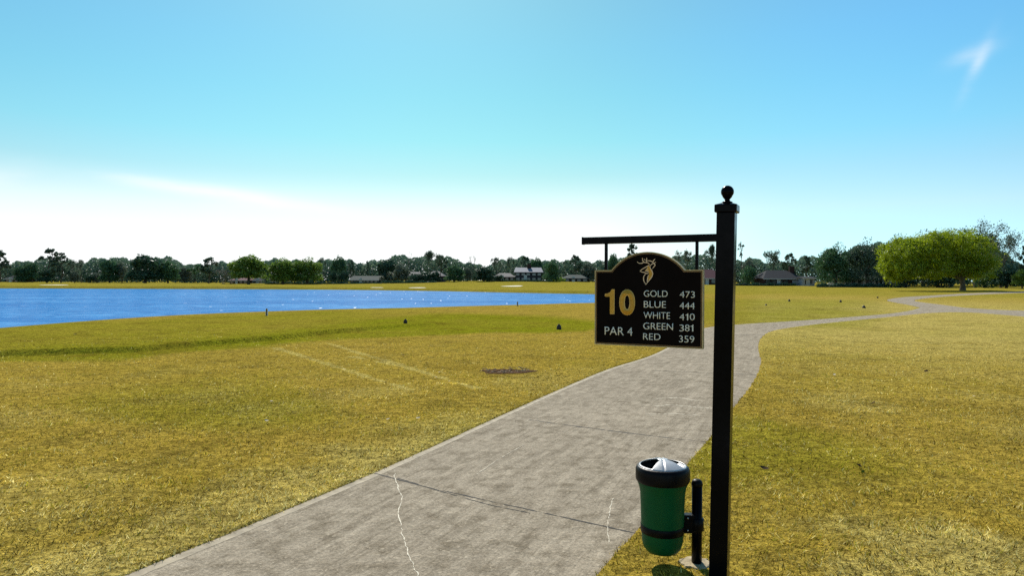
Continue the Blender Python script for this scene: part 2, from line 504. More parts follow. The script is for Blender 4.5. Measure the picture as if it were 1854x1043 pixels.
# ------------------------------------------------------------------ lake
def water_mat():
    b = NB("lake_water")
    pos = b.pos()
    mp = b.mapv(pos, (1.0, 1.6, 1.0), (0, 0, R(20)))
    w1 = b.noise(mp, 0.9, 3, 0.5, 0.4); w2 = b.noise(mp, 3.2, 3, 0.6, 0.3); w3 = b.noise(b.mapv(pos, (0.35, 1.4, 1.0)), 0.10, 4, 0.6)
    h = b.bump(w1, 0.35, 0.16); h = b.bump(w2, 0.3, 0.04, h)
    c = b.mix(b.rng(w3, 0.35, 0.65), (0.008, 0.180, 0.49), (0.085, 0.330, 0.66))
    c = b.mix(b.rng(w1, 0.35, 0.7), c, (0.004, 0.125, 0.38))
    df = b.node("ShaderNodeBsdfDiffuse"); b.link(c, df.inputs[0]); b.link(h, df.inputs["Normal"])
    gl = b.node("ShaderNodeBsdfGlossy"); gl.inputs["Roughness"].default_value = 0.14; b.link(h, gl.inputs["Normal"])
    fr = b.node("ShaderNodeFresnel"); fr.inputs["IOR"].default_value = 1.33; b.link(h, fr.inputs["Normal"])
    m1 = b.node("ShaderNodeMixShader"); b.link(b.rng(fr.outputs[0], 0.02, 1.0, 0.03, 0.20), m1.inputs[0])
    b.link(df.outputs[0], m1.inputs[1]); b.link(gl.outputs[0], m1.inputs[2])
    # scattered steep ripple patches that catch the sun
    vo = b.node("ShaderNodeTexVoronoi"); vo.inputs["Scale"].default_value = 1.5
    b.link(b.mapv(pos, (1.6, 0.55, 1)), vo.inputs["Vector"])
    sp = b.node("ShaderNodeSeparateColor"); b.link(vo.outputs["Color"], sp.inputs[0])
    pick = b.math('MULTIPLY', b.math('GREATER_THAN', sp.outputs[0], 0.972), b.math('LESS_THAN', vo.outputs["Distance"], 0.20))
    g2 = b.node("ShaderNodeBsdfGlossy"); g2.inputs["Roughness"].default_value = 0.37
    m2 = b.node("ShaderNodeMixShader"); b.link(b.math('MULTIPLY', pick, 0.55), m2.inputs[0])
    b.link(m1.outputs[0], m2.inputs[1]); b.link(g2.outputs[0], m2.inputs[2])
    b.link(m2.outputs[0], b.out.inputs["Surface"])
    return b.m
bm = bmesh.new()
vs = [bm.verts.new(p) for p in ((-260, 4, WATER_Z), (62, 14, WATER_Z), (62, 168, WATER_Z), (-260, 190, WATER_Z))]
bm.faces.new(vs)
lake = obj("lake_water", bm, water_mat()); tag(lake, kind="structure")

# ------------------------------------------------------------------ cart path
def concrete_mat():
    b = NB("path_concrete")
    pos = b.pos()
    st = b.mapv(b.mapv(pos, (1, 1, 1), (0, 0, R(24))), (7.0, 0.55, 1))
    s1 = b.noise(st, 1.6, 6, 0.7, 0.3); s2 = b.noise(b.mapv(st, (3.2, 2.2, 1)), 1.6, 4, 0.7); n1 = b.noise(pos, 0.7, 5, 0.6); n2 = b.noise(pos, 6, 5, 0.7); n3 = b.noise(pos, 70, 4, 0.75); n4 = b.noise(pos, 24, 3, 0.6)
    c = b.mix(b.rng(n1, 0.35, 0.65), (0.250, 0.204, 0.146), (0.350, 0.287, 0.208))
    c = b.mix(b.rng(s1, 0.42, 0.66, 0, 0.85), c, (0.43, 0.357, 0.262))
    c = b.mix(b.rng(s2, 0.54, 0.66, 0, 0.5), c, (0.13, 0.10, 0.064))
    c = b.mix(b.rng(n2, 0.47, 0.68, 0, 0.75), c, (0.125, 0.095, 0.058))
    c = b.mix(b.rng(n4, 0.60, 0.66, 0, 0.5), c, (0.54, 0.45, 0.33))
    v = b.rng(n3, 0.3, 0.7, 0.55, 1.42)
    sc = b.node("ShaderNodeVectorMath", operation='SCALE'); b.link(c, sc.inputs[0]); b.link(v, sc.inputs["Scale"])
    b.link(sc.outputs[0], b.p.inputs["Base Color"])
    b.p.inputs["Roughness"].default_value = 0.9; b.p.inputs["Specular IOR Level"].default_value = 0.04
    h = b.bump(n3, 0.8, 0.006); h = b.bump(n4, 0.5, 0.008, h); h = b.bump(n2, 0.5, 0.012, h)
    b.link(h, b.p.inputs["Normal"])
    return b.m
bm = bmesh.new()
vs = [bm.verts.new((p[0], p[1], 0.008)) for p in PATH]
f = bm.faces.new(vs)
if f.normal.z < 0: f.normal_flip()
bmesh.ops.triangulate(bm, faces=[f])
path = obj("cart_path", bm, concrete_mat()); tag(path, kind="structure")
dark_joint = simple("joint_grime", (0.035, 0.03, 0.025), 0.95, var=0.4, scale=30)
pale_crack = simple("crack_filler", (0.66, 0.58, 0.44), 0.9, var=0.3, scale=40)
edge_worn = simple("worn_edge_cement", (0.36, 0.292, 0.198), 0.9, var=0.35, scale=9)
pale_worn = simple("worn_cement", (0.44, 0.37, 0.265), 0.9, var=0.12, scale=12)
def strip(name, pts, width, mat, z, jit=0.0, parent=path, sub=14):
    P = catmull(gpts(pts), sub)
    V, Q = [], []
    g = random.Random(len(pts) * 31 + int(pts[0][0]))
    off = 0
    for i, p in enumerate(P):
        d = P[min(i + 1, len(P) - 1)] - P[max(i - 1, 0)]
        d = d / (np.linalg.norm(d) + 1e-9); nrm = np.array((-d[1], d[0]))
        off = off * 0.7 + g.gauss(0, jit)
        w = width * (1 + (g.uniform(-0.5, 0.6) if jit else 0)) * 0.5
        if jit and g.random() < 0.16: w *= 0.1
        for s in (-1, 1):
            q = p + nrm * (off + s * w); V.append((q[0], q[1], z))
    for i in range(len(P) - 1):
        Q.append((2 * i, 2 * i + 1, 2 * i + 3, 2 * i + 2))
    return mesh_np(name, np.array(V), np.array(Q), 4, mat, parent)
strip("joint", [(672, 858), (780, 886), (900, 913), (1030, 942), (1150, 969)], 0.014, dark_joint, 0.0095, 0.0016)
strip("joint", [(958, 762), (1060, 776), (1170, 790), (1284, 803)], 0.020, dark_joint, 0.0095, 0.002)
strip("joint", [(1180, 672), (1270, 676), (1372, 680)], 0.022, dark_joint, 0.0095, 0.002)
strip("joint", [(1290, 606), (1340, 607), (1376, 607.5)], 0.04, dark_joint, 0.0095, 0.002)
strip("crack", [(714, 854), (718, 878), (726, 905), (722, 935), (728, 965), (735, 995), (748, 1030), (766, 1060)], 0.006, pale_crack, 0.0100, 0.0035, sub=14)
strip("crack", [(1112, 905), (1103, 930), (1100, 955), (1103, 985)], 0.005, pale_crack, 0.0100, 0.003, sub=14)
strip("crack", [(862, 862), (905, 833), (948, 808)], 0.010, pale_worn, 0.0100, 0.003)
strip("crack", [(720, 868), (800, 893), (880, 915), (960, 932)], 0.008, dark_joint, 0.0097, 0.002)
_L = catmull(gpts(left_edge), 6)
_d = np.gradient(_L, axis=0); _d /= np.linalg.norm(_d, axis=1)[:, None]
_L = _L + np.stack([_d[:, 1], -_d[:, 0]], 1) * 0.05
def strip_world(name, P, w, mat, z):
    g = np.random.default_rng(3); V, Q = [], []
    d = np.gradient(P, axis=0); d /= np.linalg.norm(d, axis=1)[:, None]; nn = np.stack([-d[:, 1], d[:, 0]], 1)
    for i in range(len(P)):
        for sg in (-1, 1):
            q = P[i] + nn[i] * sg * w * (.5 + g.uniform(-.06, .06)); V.append((q[0], q[1], z))
    for i in range(len(P) - 1): Q.append((2 * i, 2 * i + 1, 2 * i + 3, 2 * i + 2))
    return mesh_np(name, np.array(V), np.array(Q), 4, mat, path)
_i = np.linspace(0, len(_L) - 1, 400); _L = np.stack([np.interp(_i, np.arange(len(_L)), _L[:, k]) for k in (0, 1)], 1)
strip_world("worn_edge", _L, 0.07, edge_worn, 0.0092)
strip("worn_streak", [(1186, 737), (1225, 735), (1262, 739), (1290, 741)], 0.05, pale_worn, 0.0093, 0.006)
strip("worn_streak", [(1170, 752), (1215, 751), (1262, 754)], 0.035, pale_worn, 0.0093, 0.006)
strip("worn_streak", [(1184, 724), (1225, 722), (1262, 727)], 0.04, pale_worn, 0.0093, 0.006)

# ------------------------------------------------------------------ turf blades near the camera (uncountable: one object)
def blades():
    V, C = [], []
    for r0, r1, dens, Ls, ws in ((2.6, 6.0, 9500, 0.034, 0.0066), (6.0, 10.5, 5000, 0.031, 0.0078), (10.5, 24, 1500, 0.032, 0.0115)):
        n = int(0.5 * R(84) * (r1 ** 2 - r0 ** 2) * dens)
        r = np.sqrt(rng.uniform(r0 ** 2, r1 ** 2, n)); a = rng.uniform(R(-42), R(42), n)
        x, y = r * np.sin(a), r * np.cos(a)
        ins = inside(x, y, PATH)
        keep = ~ins
        if r1 < 12:                                        # a few blades hang over the slab's edge
            ii = np.nonzero(ins)[0]; de = seg_dist(x[ii], y[ii], PATH)
            keep[ii[de < 0.028 * rng.uniform(0, 1, len(ii)) ** 1.5]] = True
        cl = wav(x, y, 41, 0.14) * 0.55 + wav(x, y, 42, 0.55) * 0.45
        pat = np.clip(wav(x, y, 46, 1.5) * 0.6 + wav(x, y, 47, 3.5) * 0.5, -1.2, 1.2)
        if r1 > 20: keep &= rng.uniform(0, 1, n) < sst(24, 9, r)
        keep &= rng.uniform(0, 1, n) < 0.62 + 0.3 * cl
        q = ((x - PIT.x) / 0.40) ** 2 + ((y - PIT.y) / 0.26) ** 2
        keep &= q > 1
        for fx, fy, fr in FOOT: keep &= ((x - fx) ** 2 + (y - fy) ** 2) > fr * fr * (1 + 0.25 * rng.uniform(-1, 1, n))
        x, y, cl, pat = x[keep], y[keep], cl[keep], pat[keep]
        n = len(x)
        z = np.maximum(H(x, y) - 0.004, 0.004)
        g, p = zones(x, y)
        th = rng.uniform(0, 2 * math.pi, n) + 0.0
        th = np.where(rng.uniform(0, 1, n) < 0.45, 0.9 + 1.2 * wav(x, y, 43, 0.8) + rng.normal(0, 0.4, n), th)
        tl = R(88) - R(62) * rng.uniform(0, 1, n) ** 1.6
        L = Ls * rng.uniform(0.45, 1.4, n) * (1 + 0.28 * cl)
        w = ws * rng.uniform(0.7, 1.3, n)
        dx, dy, dz = np.cos(th) * np.sin(tl), np.sin(th) * np.sin(tl), np.cos(tl)
        ph = rng.uniform(0, math.pi, n)
        wx, wy = np.cos(ph) * w / 2, np.sin(ph) * w / 2
        b1 = np.stack([x - wx, y - wy, z], -1); b2 = np.stack([x + wx, y + wy, z], -1)
        tp = np.stack([x + dx * L, y + dy * L, z + dz * L], -1)
        V.append(np.stack([b1, b2, tp], 1).reshape(-1, 3))
        u = rng.uniform(0, 1, n)
        straw, tan, ol, br = np.array((0.80, 0.68, 0.27)), np.array((0.52, 0.375, 0.060)), np.array((0.30, 0.285, 0.016)), np.array((0.10, 0.068, 0.010))
        pg = np.clip(0.22 + 0.6 * g + 0.12 * wav(x, y, 44, 0.7), 0.05, 0.9); ps = np.clip(0.14 + 0.55 * p + 0.10 * wav(x, y, 45, 1.0), 0.05, 0.7)
        c = np.where((u < ps)[:, None], straw, tan)
        u2 = rng.uniform(0, 1, n)
        c = np.where(((u2 < pg) & (u >= ps * 0.8))[:, None], ol, c)
        c = np.where((rng.uniform(0, 1, n) < 0.26 - 0.12 * cl - 0.10 * pat)[:, None], br, c)
        c = c * (rng.uniform(0.6, 1.3, n) * np.clip(1 + 0.40 * cl + 0.22 * pat, 0.25, 1.8))[:, None]
        C.append(np.concatenate([c, np.ones((n, 1))], 1))
    V = np.vstack(V); C = np.vstack(C)
    b = NB("grass_blade")
    a = b.node("ShaderNodeAttribute", attribute_name="tint")
    df = b.node("ShaderNodeBsdfDiffuse"); tr = b.node("ShaderNodeBsdfTranslucent")
    b.link(a.outputs["Color"], df.inputs[0]); b.link(a.outputs["Color"], tr.inputs[0])
    ms = b.node("ShaderNodeMixShader"); ms.inputs[0].default_value = 0.4
    b.link(df.outputs[0], ms.inputs[1]); b.link(tr.outputs[0], ms.inputs[2])
    b.link(ms.outputs[0], b.out.inputs["Surface"])
    o = mesh_np("grass", V, np.arange(len(V)).reshape(-1, 3), 3, b.m, colors=C)
    tag(o, "short dormant straw and olive turf covering the ground beside the path", "grass", kind="stuff")
BIN_D = 3.8
BPX = at_y(1262, 900, BIN_D).x
FOOT = [(BPX, BIN_D, 0.085), (1.057, 3.46, 0.09)]
blades()

# ------------------------------------------------------------------ hole sign
black_paint = simple("black_paint", (0.002, 0.0025, 0.004), 0.20, var=0.2, scale=14, spec=0.06)
board_paint = simple("sign_board_paint", (0.005, 0.0025, 0.002), 0.6, var=0.2, scale=10, spec=0.06)
gold_trim = simple("aged_gold_trim", (0.56, 0.41, 0.19), 0.5, var=0.2, scale=30)
bronze_trim = simple("bronze_trim", (0.25, 0.13, 0.04), 0.5, var=0.2, scale=30)
letter_white = simple("letter_white", (0.80, 0.77, 0.68), 0.6, var=0.08, scale=30)
number_gold = simple("number_gold", (0.62, 0.31, 0.02), 0.5, var=0.12, scale=30)
number_edge = simple("number_edge", (0.80, 0.50, 0.14), 0.5, var=0.1, scale=30)

TH = R(26)
SP = Vector((1.057, 3.46, 0))                 # foot of the post
sign = empty("hole_sign", SP, -TH)            # local -X runs along the arm, local -Y faces the camera
tag(sign, "black post with a hanging black tee board reading 10 PAR 4", "golf sign")
# local frame: world = SP + Rz(-TH) * local
def to_local(p):
    return Matrix.Rotation(TH, 3, 'Z') @ (p - SP)
def panel_uv(px, py, yl=-0.02):               # photo point -> (x,z) on the board's front plane
    n = Matrix.Rotation(-TH, 3, 'Z') @ Vector((0, -1, 0))
    p0 = SP + Matrix.Rotation(-TH, 3, 'Z') @ Vector((0, yl, 0))
    d = ray(px, py); t = (p0 - CAM).dot(n) / d.dot(n)
    q = to_local(CAM + d * t)
    return q.x, q.z
lean = R(0.86)
LROT = Matrix.Rotation(lean, 3, 'Y')
def lx(z): return math.tan(lean) * z          # how far the leaning post has moved at height z
pw = 0.0885
bm = bmesh.new(); box(bm, (0, 0, 0.87), (pw, pw, 2.15), bevel=0.004)
bmesh.ops.rotate(bm, cent=(0, 0, 0), matrix=LROT, verts=bm.verts); obj("post", bm, black_paint, sign)
bm = bmesh.new(); box(bm, (0, 0, 1.965), (0.109, 0.109, 0.040), bevel=0.006)
vs = [bm.verts.new(v) for v in ((-.05, -.05, 1.984), (.05, -.05, 1.984), (.05, .05, 1.984), (-.05, .05, 1.984), (-.018, -.018, 1.996), (.018, -.018, 1.996), (.018, .018, 1.996), (-.018, .018, 1.996))]
for i in range(4): bm.faces.new((vs[i], vs[(i + 1) % 4], vs[4 + (i + 1) % 4], vs[4 + i]))
bm.faces.new(vs[4:])
bmesh.ops.rotate(bm, cent=(0, 0, 0), matrix=LROT, verts=bm.verts); cap = obj("post_cap", bm, black_paint, sign)
bm = bmesh.new()
prof = [(0.026, 1.994), (0.026, 2.000), (0.015, 2.004), (0.012, 2.012), (0.019, 2.020), (0.022, 2.024)]
for k in range(1, 14):
    t = -math.pi / 2 + math.pi * k / 14
    if t > -0.85: prof.append((0.032 * math.cos(t), 2.051 + 0.032 * math.sin(t)))
prof.append((0.002, 2.083))
lathe(bm, prof, 28)
bmesh.ops.rotate(bm, cent=(0, 0, 0), matrix=LROT, verts=bm.verts); obj("finial", bm, black_paint, cap, smooth=True)
xa = panel_uv(1057, 436, 0)[0]
bm = bmesh.new(); box(bm, ((xa + lx(1.82) - pw / 2 + 0.0) / 2, 0, 1.8205), (lx(1.82) - pw / 2 - xa, 0.036, 0.0385), bevel=0.003); obj("arm", bm, black_paint, sign)
bm = bmesh.new(); box(bm, (xa - 0.0035, 0, 1.8205), (0.005, 0.040, 0.042), bevel=0.001); obj("arm_end_cap", bm, black_paint, sign)
# board outline
xl, xr = panel_uv(1076.5, 560)[0], panel_uv(1273, 560)[0]
zb = 0.5 * (panel_uv(1076, 622)[1] + panel_uv(1273, 634.5)[1]); zs = 0.5 * (panel_uv(1078, 488.5)[1] + panel_uv(1273, 489.5)[1])
zt = panel_uv(1170, 456)[1]
xc = (xl + xr) / 2
ah = 0.5 * (panel_uv(1240, 490)[0] - panel_uv(1107, 490)[0])
def outline(inset):
    hw, b_, s_ = (xr - xl) / 2 - inset, zb + inset, zs - inset
    h = zt - zs; rad = (ah * ah + h * h) / (2 * h); cz = zt - rad
    ra = rad - inset
    x0 = math.sqrt(ra * ra - (s_ - cz) ** 2)
    pts = [(-hw, b_), (hw, b_), (hw, s_), (x0, s_)]
    a0 = math.acos(x0 / ra)
    for k in range(1, 24):
        t = a0 + (math.pi - 2 * a0) * k / 24
        pts.append((ra * math.cos(t), cz + ra * math.sin(t)))
    pts += [(-x0, s_), (-hw, s_)]
    return [(xc + x, z) for x, z in pts]
def prism(bm, pts, y0, y1):
    a = [bm.verts.new((x, y0, z)) for x, z in pts]; b = [bm.verts.new((x, y1, z)) for x, z in pts]
    bm.faces.new(a); bm.faces.new(list(reversed(b)))
    for i in range(len(pts)):
        j = (i + 1) % len(pts); bm.faces.new((a[j], a[i], b[i], b[j]))
def rim(bm, o, i, y0, y1):
    n = len(o)
    A_ = [bm.verts.new((x, y0, z)) for x, z in o]; B_ = [bm.verts.new((x, y0, z)) for x, z in i]
    C_ = [bm.verts.new((x, y1, z)) for x, z in o]; D_ = [bm.verts.new((x, y1, z)) for x, z in i]
    for k in range(n):
        j = (k + 1) % n
        bm.faces.new((A_[k], A_[j], B_[j], B_[k])); bm.faces.new((C_[j], C_[k], D_[k], D_[j]))
        bm.faces.new((A_[j], A_[k], C_[k], C_[j])); bm.faces.new((B_[k], B_[j], D_[j], D_[k]))
YF = -0.015
bm = bmesh.new(); prism(bm, outline(0.001), YF, 0.013); board = obj("sign_board", bm, board_paint, sign)
bm = bmesh.new(); rim(bm, outline(0.0), outline(0.0052), YF - 0.004, 0.014); obj("trim", bm, gold_trim, board)
bm = bmesh.new(); rim(bm, outline(0.0085), outline(0.0115), YF - 0.003, YF + 0.002); obj("trim", bm, bronze_trim, board)
for px in (1095.5, 1260.5):
    x = panel_uv(px, 470)[0]
    bm = bmesh.new(); box(bm, (x, 0, (1.8015 + zs) / 2), (0.0155, 0.0155, 1.8015 - zs + 0.004), bevel=0.002); obj("hanger_rod", bm, black_paint, sign)

def text_mesh(s, off=0.0, extrude=0.0):
    c = bpy.data.curves.new("lettering", 'FONT'); c.body = s; c.size = 1.0; c.offset = off; c.extrude = extrude; c.resolution_u = 6
    o = bpy.data.objects.new("lettering", c); COL.objects.link(o)
    bpy.context.view_layer.update()
    dg = bpy.context.evaluated_depsgraph_get()
    me = bpy.data.meshes.new_from_object(o.evaluated_get(dg))
    bpy.data.objects.remove(o); bpy.data.curves.remove(c)
    return me
def one_mesh():
    """a figure 1 with a flag"""
    me = bpy.data.meshes.new("one")
    bm = bmesh.new()
    for p in ([(.54, 0), (1, 0), (1, 2.6), (.72, 2.6), (.54, 2.3)], [(0, 1.84), (.54, 1.84), (.54, 2.3), (.30, 2.16), (0, 2.12)]):
        bm.faces.new([bm.verts.new((x, z, 0)) for x, z in p])
    bm.to_mesh(me); bm.free(); return me
def lettering(name, s, x0, x1, y0, y1, mat, y, off=-0.004, grow=0.0, depth=0.0016, parent=board):
    """words fitted to the box that their corners mark on the board"""
    me = one_mesh() if s == "1" else text_mesh(s, off)
    co = np.empty(len(me.vertices) * 3, np.float32); me.vertices.foreach_get("co", co); co = co.reshape(-1, 3)
    mn, mx = co.min(0), co.max(0)
    u0, v0 = panel_uv(x0, (y0 + y1) / 2, YF); u1, v1 = panel_uv(x1, (y0 + y1) / 2, YF)
    ut, vt = panel_uv((x0 + x1) / 2, y0, YF); ub, vb = panel_uv((x0 + x1) / 2, y1, YF)
    sx = (u1 - u0 + 2 * grow) / (mx[0] - mn[0]); sz = (vt - vb + 2 * grow) / (mx[1] - mn[1])
    bm = bmesh.new(); bm.from_mesh(me); bpy.data.meshes.remove(me)
    for v in bm.verts:
        v.co = Vector((u0 - grow + (v.co.x - mn[0]) * sx, y, vb - grow + (v.co.y - mn[1]) * sz))
    r = bmesh.ops.extrude_face_region(bm, geom=bm.faces[:])
    bmesh.ops.translate(bm, vec=(0, -depth, 0), verts=[g for g in r['geom'] if isinstance(g, bmesh.types.BMVert)])
    bmesh.ops.recalc_face_normals(bm, faces=bm.faces[:])
    return obj(name, bm, mat, parent)
rows = [("GOLD", 1165.8, 1209, 526, 537.6, "473", 1230.6, 1258.2, 527.4, 539.3),
        ("BLUE", 1165.8, 1206, 545.2, 557.4, "444", 1230.5, 1258, 547.5, 559.8),
        ("WHITE", 1165.3, 1213.4, 565.2, 577.4, "410", 1230.5, 1258, 567.8, 580),
        ("GREEN", 1164.8, 1218.7, 584.8, 597.2, "381", 1230.2, 1255.6, 587.9, 600.2),
        ("RED", 1164.5, 1196, 604, 615.6, "359", 1229.6, 1257.2, 608, 620.5)]
for a in rows:
    lettering("lettering", a[0], *a[1:5], letter_white, YF - 0.0005)
    if "1" in a[5]:
        for ch, (u, v) in zip(a[5], {"410": ((1230.5, 1239.2), (1241.6, 1246.2), (1249, 1258)), "381": ((1230.2, 1238.4), (1240.2, 1248.6), (1250.6, 1255.4))}[a[5]]):
            lettering("lettering", ch, u, v, *a[8:10], letter_white, YF - 0.0005)
    else:
        lettering("lettering", a[5], *a[6:10], letter_white, YF - 0.0005)
lettering("lettering", "PAR 4", 1095, 1145.3, 592.3, 607, letter_white, YF - 0.0005)
for s, x0, x1, y0, y1 in (("1", 1095.5, 1112.5, 524, 568.5), ("0", 1121.5, 1149.8, 524.3, 570.8)):
    e = lettering("hole_number", s, x0, x1, y0, y1, number_edge, YF - 0.0005, off=0.045, grow=0.0006)
    lettering("number_face", s, x0 + 0.9, x1 - 0.9, y0 + 0.9, y1 - 0.9, number_gold, YF - 0.0024, off=0.018, depth=0.0008, parent=e)
# stag emblem
def em(x, y): return panel_uv(1140 + x / 14.9, 455 + y / 14.9, YF)
def ribbon(bm, pts, w, y, depth=0.0014):
    P = catmull([em(*p) for p in pts], 6) if len(pts) > 2 else np.array([em(*p) for p in pts])
    n = len(P); L_, R_ = [], []
    for i in range(n):
        d = P[min(i + 1, n - 1)] - P[max(i - 1, 0)]; d /= (np.linalg.norm(d) + 1e-9); nn = np.array((-d[1], d[0]))
        t = i / (n - 1); ww = w * (0.55 + 0.45 * math.sin(math.pi * min(max(t, 0.08), 0.92)))
        L_.append(P[i] + nn * ww / 2); R_.append(P[i] - nn * ww / 2)
    pts2 = [tuple(p) for p in L_] + [tuple(p) for p in reversed(R_)]
    for i in range(n - 1):
        q = [L_[i], L_[i + 1], R_[i + 1], R_[i]]
        v = [bm.verts.new((p[0], y, p[1])) for p in q] + [bm.verts.new((p[0], y - depth, p[1])) for p in q]
        bm.faces.new(v[4:]); bm.faces.new((v[0], v[1], v[5], v[4])); bm.faces.new((v[2], v[3], v[7], v[6]))
w_ = 0.0046
bm = bmesh.new()
for pts in ([(285, 525), (390, 455), (500, 392), (530, 375)], [(288, 540), (350, 562), (420, 578), (470, 604), (520, 572)],
            [(420, 528), (475, 540), (520, 520)], [(440, 492), (480, 485), (500, 470)],
            [(440, 612), (390, 670), (380, 740), (392, 810), (445, 900)],
            [(545, 395), (560, 450), (605, 530), (626, 610), (600, 690), (545, 770), (490, 835), (445, 900)],
            [(515, 640), (495, 700), (483, 780), (478, 830)],
            [(540, 368), (508, 318), (455, 308), (385, 300), (340, 320), (260, 322), (205, 285)], [(385, 300), (372, 270), (352, 240), (350, 182)], [(432, 248), (390, 208)],
            [(467, 300), (462, 240), (468, 175)], [(555, 405), (590, 355), (650, 332), (688, 368), (655, 425), (622, 468)],
            [(655, 332), (622, 288), (550, 258), (478, 258)], [(632, 282), (655, 245), (692, 205)], [(665, 325), (708, 288)]):
    ribbon(bm, pts, w_, YF - 0.0024)
emb = obj("stag_emblem", bm, simple("emblem_line", (0.86, 0.60, 0.38), 0.55, var=0.1, scale=40), board)
bm = bmesh.new()
fill = [(520, 392), (548, 430), (600, 540), (615, 620), (590, 690), (540, 760), (500, 800), (500, 720), (520, 640), (530, 580), (505, 555), (440, 540), (410, 525), (460, 480), (480, 420)]
prism(bm, [em(*p) for p in fill], YF - 0.0016, YF + 0.002); obj("gold_fill", bm, number_gold, emb)

# ------------------------------------------------------------------ litter bin on its own post
BC = at_y(1199.5, 900, BIN_D)
lb = empty("litter_bin", (BC.x, BIN_D, 0)); tag(lb, "small green litter bin with black lid clamped to a short black post", "litter bin")
green_plastic = simple("green_plastic", (0.004, 0.085, 0.026), 0.45, var=0.1, scale=10, spec=0.12)
black_plastic = simple("black_plastic", (0.005, 0.005, 0.006), 0.4, var=0.2, scale=22, spec=0.10, bump=0.08)
def zy(py, d=BIN_D): return CAM.z + ray(1200, py).z * d / ray(1200, py).y
z_lid0, z_lid1 = zy(870), zy(846)
z_bot = 0.082
bm = bmesh.new()
prof = [(0.02, z_bot), (0.060, z_bot + 0.001), (0.085, z_bot + 0.010), (0.103, z_bot + 0.032), (0.112, z_bot + 0.065), (0.1165, 0.22), (0.120, 0.34), (0.1235, 0.42), (0.130, 0.455), (0.138, z_lid0 - 0.012), (0.141, z_lid0 + 0.004)]
lathe(bm, prof, 56); obj("bin_body", bm, green_plastic, lb, smooth=True)
bm = bmesh.new()
RL = 0.149
lathe(bm, [(0.1415, z_lid0 - 0.004), (RL - 0.003, z_lid0 + 0.002), (RL, z_lid0 + 0.014), (RL, z_lid1 - 0.012), (RL - 0.006, z_lid1 + 0.002), (RL - 0.016, z_lid1 + 0.010), (RL - 0.020, z_lid1 + 0.008), (RL - 0.022, z_lid0 + 0.01)], 64, cap=False)
lid = obj("lid", bm, black_plastic, lb, smooth=True)
# dome with three openings, ridge grooves and an inner sloping panel
bm = bmesh.new()
NA, NRr = 144, 14
def dome(r, a):
    t = r / (RL - 0.017)
    z = z_lid1 + 0.009 + 0.036 * (1 - t ** 2.2)
    for ga in (R(262), R(82), R(90)):
        da = (a - ga + math.pi) % (2 * math.pi) - math.pi
        z -= 0.006 * math.exp(-(da * r / 0.004) ** 2) * (1 if r > 0.012 else 0)
    return z
def hole(r, a):
    d = math.degrees(a) % 360
    if not 0.026 < r < 0.126: return False
    return 148 < d < 230 or 108 < d < 140 or d > 322 or d < 70
g = [[None] * NA for _ in range(NRr + 1)]
for i in range(NRr + 1):
    r = 0.002 + (RL - 0.019) * i / NRr
    for j in range(NA):
        a = 2 * math.pi * j / NA
        g[i][j] = bm.verts.new((r * math.cos(a), r * math.sin(a), dome(r, a)))
for i in range(NRr):
    rm = 0.002 + (RL - 0.019) * (i + 0.5) / NRr
    for j in range(NA):
        if hole(rm, 2 * math.pi * (j + 0.5) / NA): continue
        bm.faces.new((g[i][j], g[i + 1][j], g[i + 1][(j + 1) % NA], g[i][(j + 1) % NA]))
bm.faces.new(list(reversed([g[0][j] for j in range(NA)])) if False else [g[0][j] for j in range(NA)])
bmesh.ops.delete(bm, geom=[v for v in bm.verts if not v.link_faces], context='VERTS')
hood_plastic = simple("hood_glare", (0.42, 0.42, 0.43), 0.36, var=0.12, scale=22, spec=1.0)  # black plastic coloured pale grey to imitate sky glare
hood = obj("rain_hood", bm, hood_plastic, lid, smooth=True)
so = hood.modifiers.new("thickness", 'SOLIDIFY'); so.thickness = 0.005; so.offset = -1
bm = bmesh.new()
vs = [bm.verts.new((r * math.cos(R(a)), r * math.sin(R(a)), z)) for r, a, z in ((0.118, -32, z_lid1 + 0.010), (0.122, -5, z_lid1 + 0.008), (0.120, 28, z_lid1 + 0.008), (0.055, 20, z_lid1 - 0.012), (0.048, -25, z_lid1 - 0.010))]
bm.faces.new(vs)
r = bmesh.ops.extrude_face_region(bm, geom=bm.faces[:]); bmesh.ops.translate(bm, vec=(0, 0, -0.004), verts=[v for v in r['geom'] if isinstance(v, bmesh.types.BMVert)])
bmesh.ops.recalc_face_normals(bm, faces=bm.faces[:])
obj("deflector", bm, hood_plastic, lid)
bm = bmesh.new(); lathe(bm, [(0.002, z_lid0 - 0.002), (0.135, z_lid0 - 0.002)], 40, cap=False)
obj("interior_shade_disc", bm, simple("interior_shade_black", (0.006, 0.006, 0.006), 0.9), lid)  # flat black disc painted for the shade inside the bin
zb0, zb1 = zy(963), zy(949)
bm = bmesh.new()
lathe(bm, [(0.1160, zb0), (0.1192, zb0 + 0.002), (0.1202, zb1 - 0.002), (0.1185, zb1)], 56, cap=False)
obj("band", bm, black_plastic, lb, smooth=True)
px_l = BPX - BC.x
bm = bmesh.new(); box(bm, (px_l - 0.055, 0, (zy(964) + zy(931)) / 2), (0.075, 0.05, zy(931) - zy(964)), bevel=0.006)
brk = obj("bracket", bm, black_plastic, lb)
bm = bmesh.new(); lathe(bm, [(0.033, zy(961)), (0.0375, zy(961) + 0.003), (0.0375, zy(938) - 0.003), (0.033, zy(938))], 32)
bmesh.ops.translate(bm, vec=(px_l, 0, 0), verts=bm.verts); obj("clamp", bm, black_plastic, lb, smooth=True)
steel = simple("bolt_steel", (0.55, 0.55, 0.55), 0.3, metal=1.0)
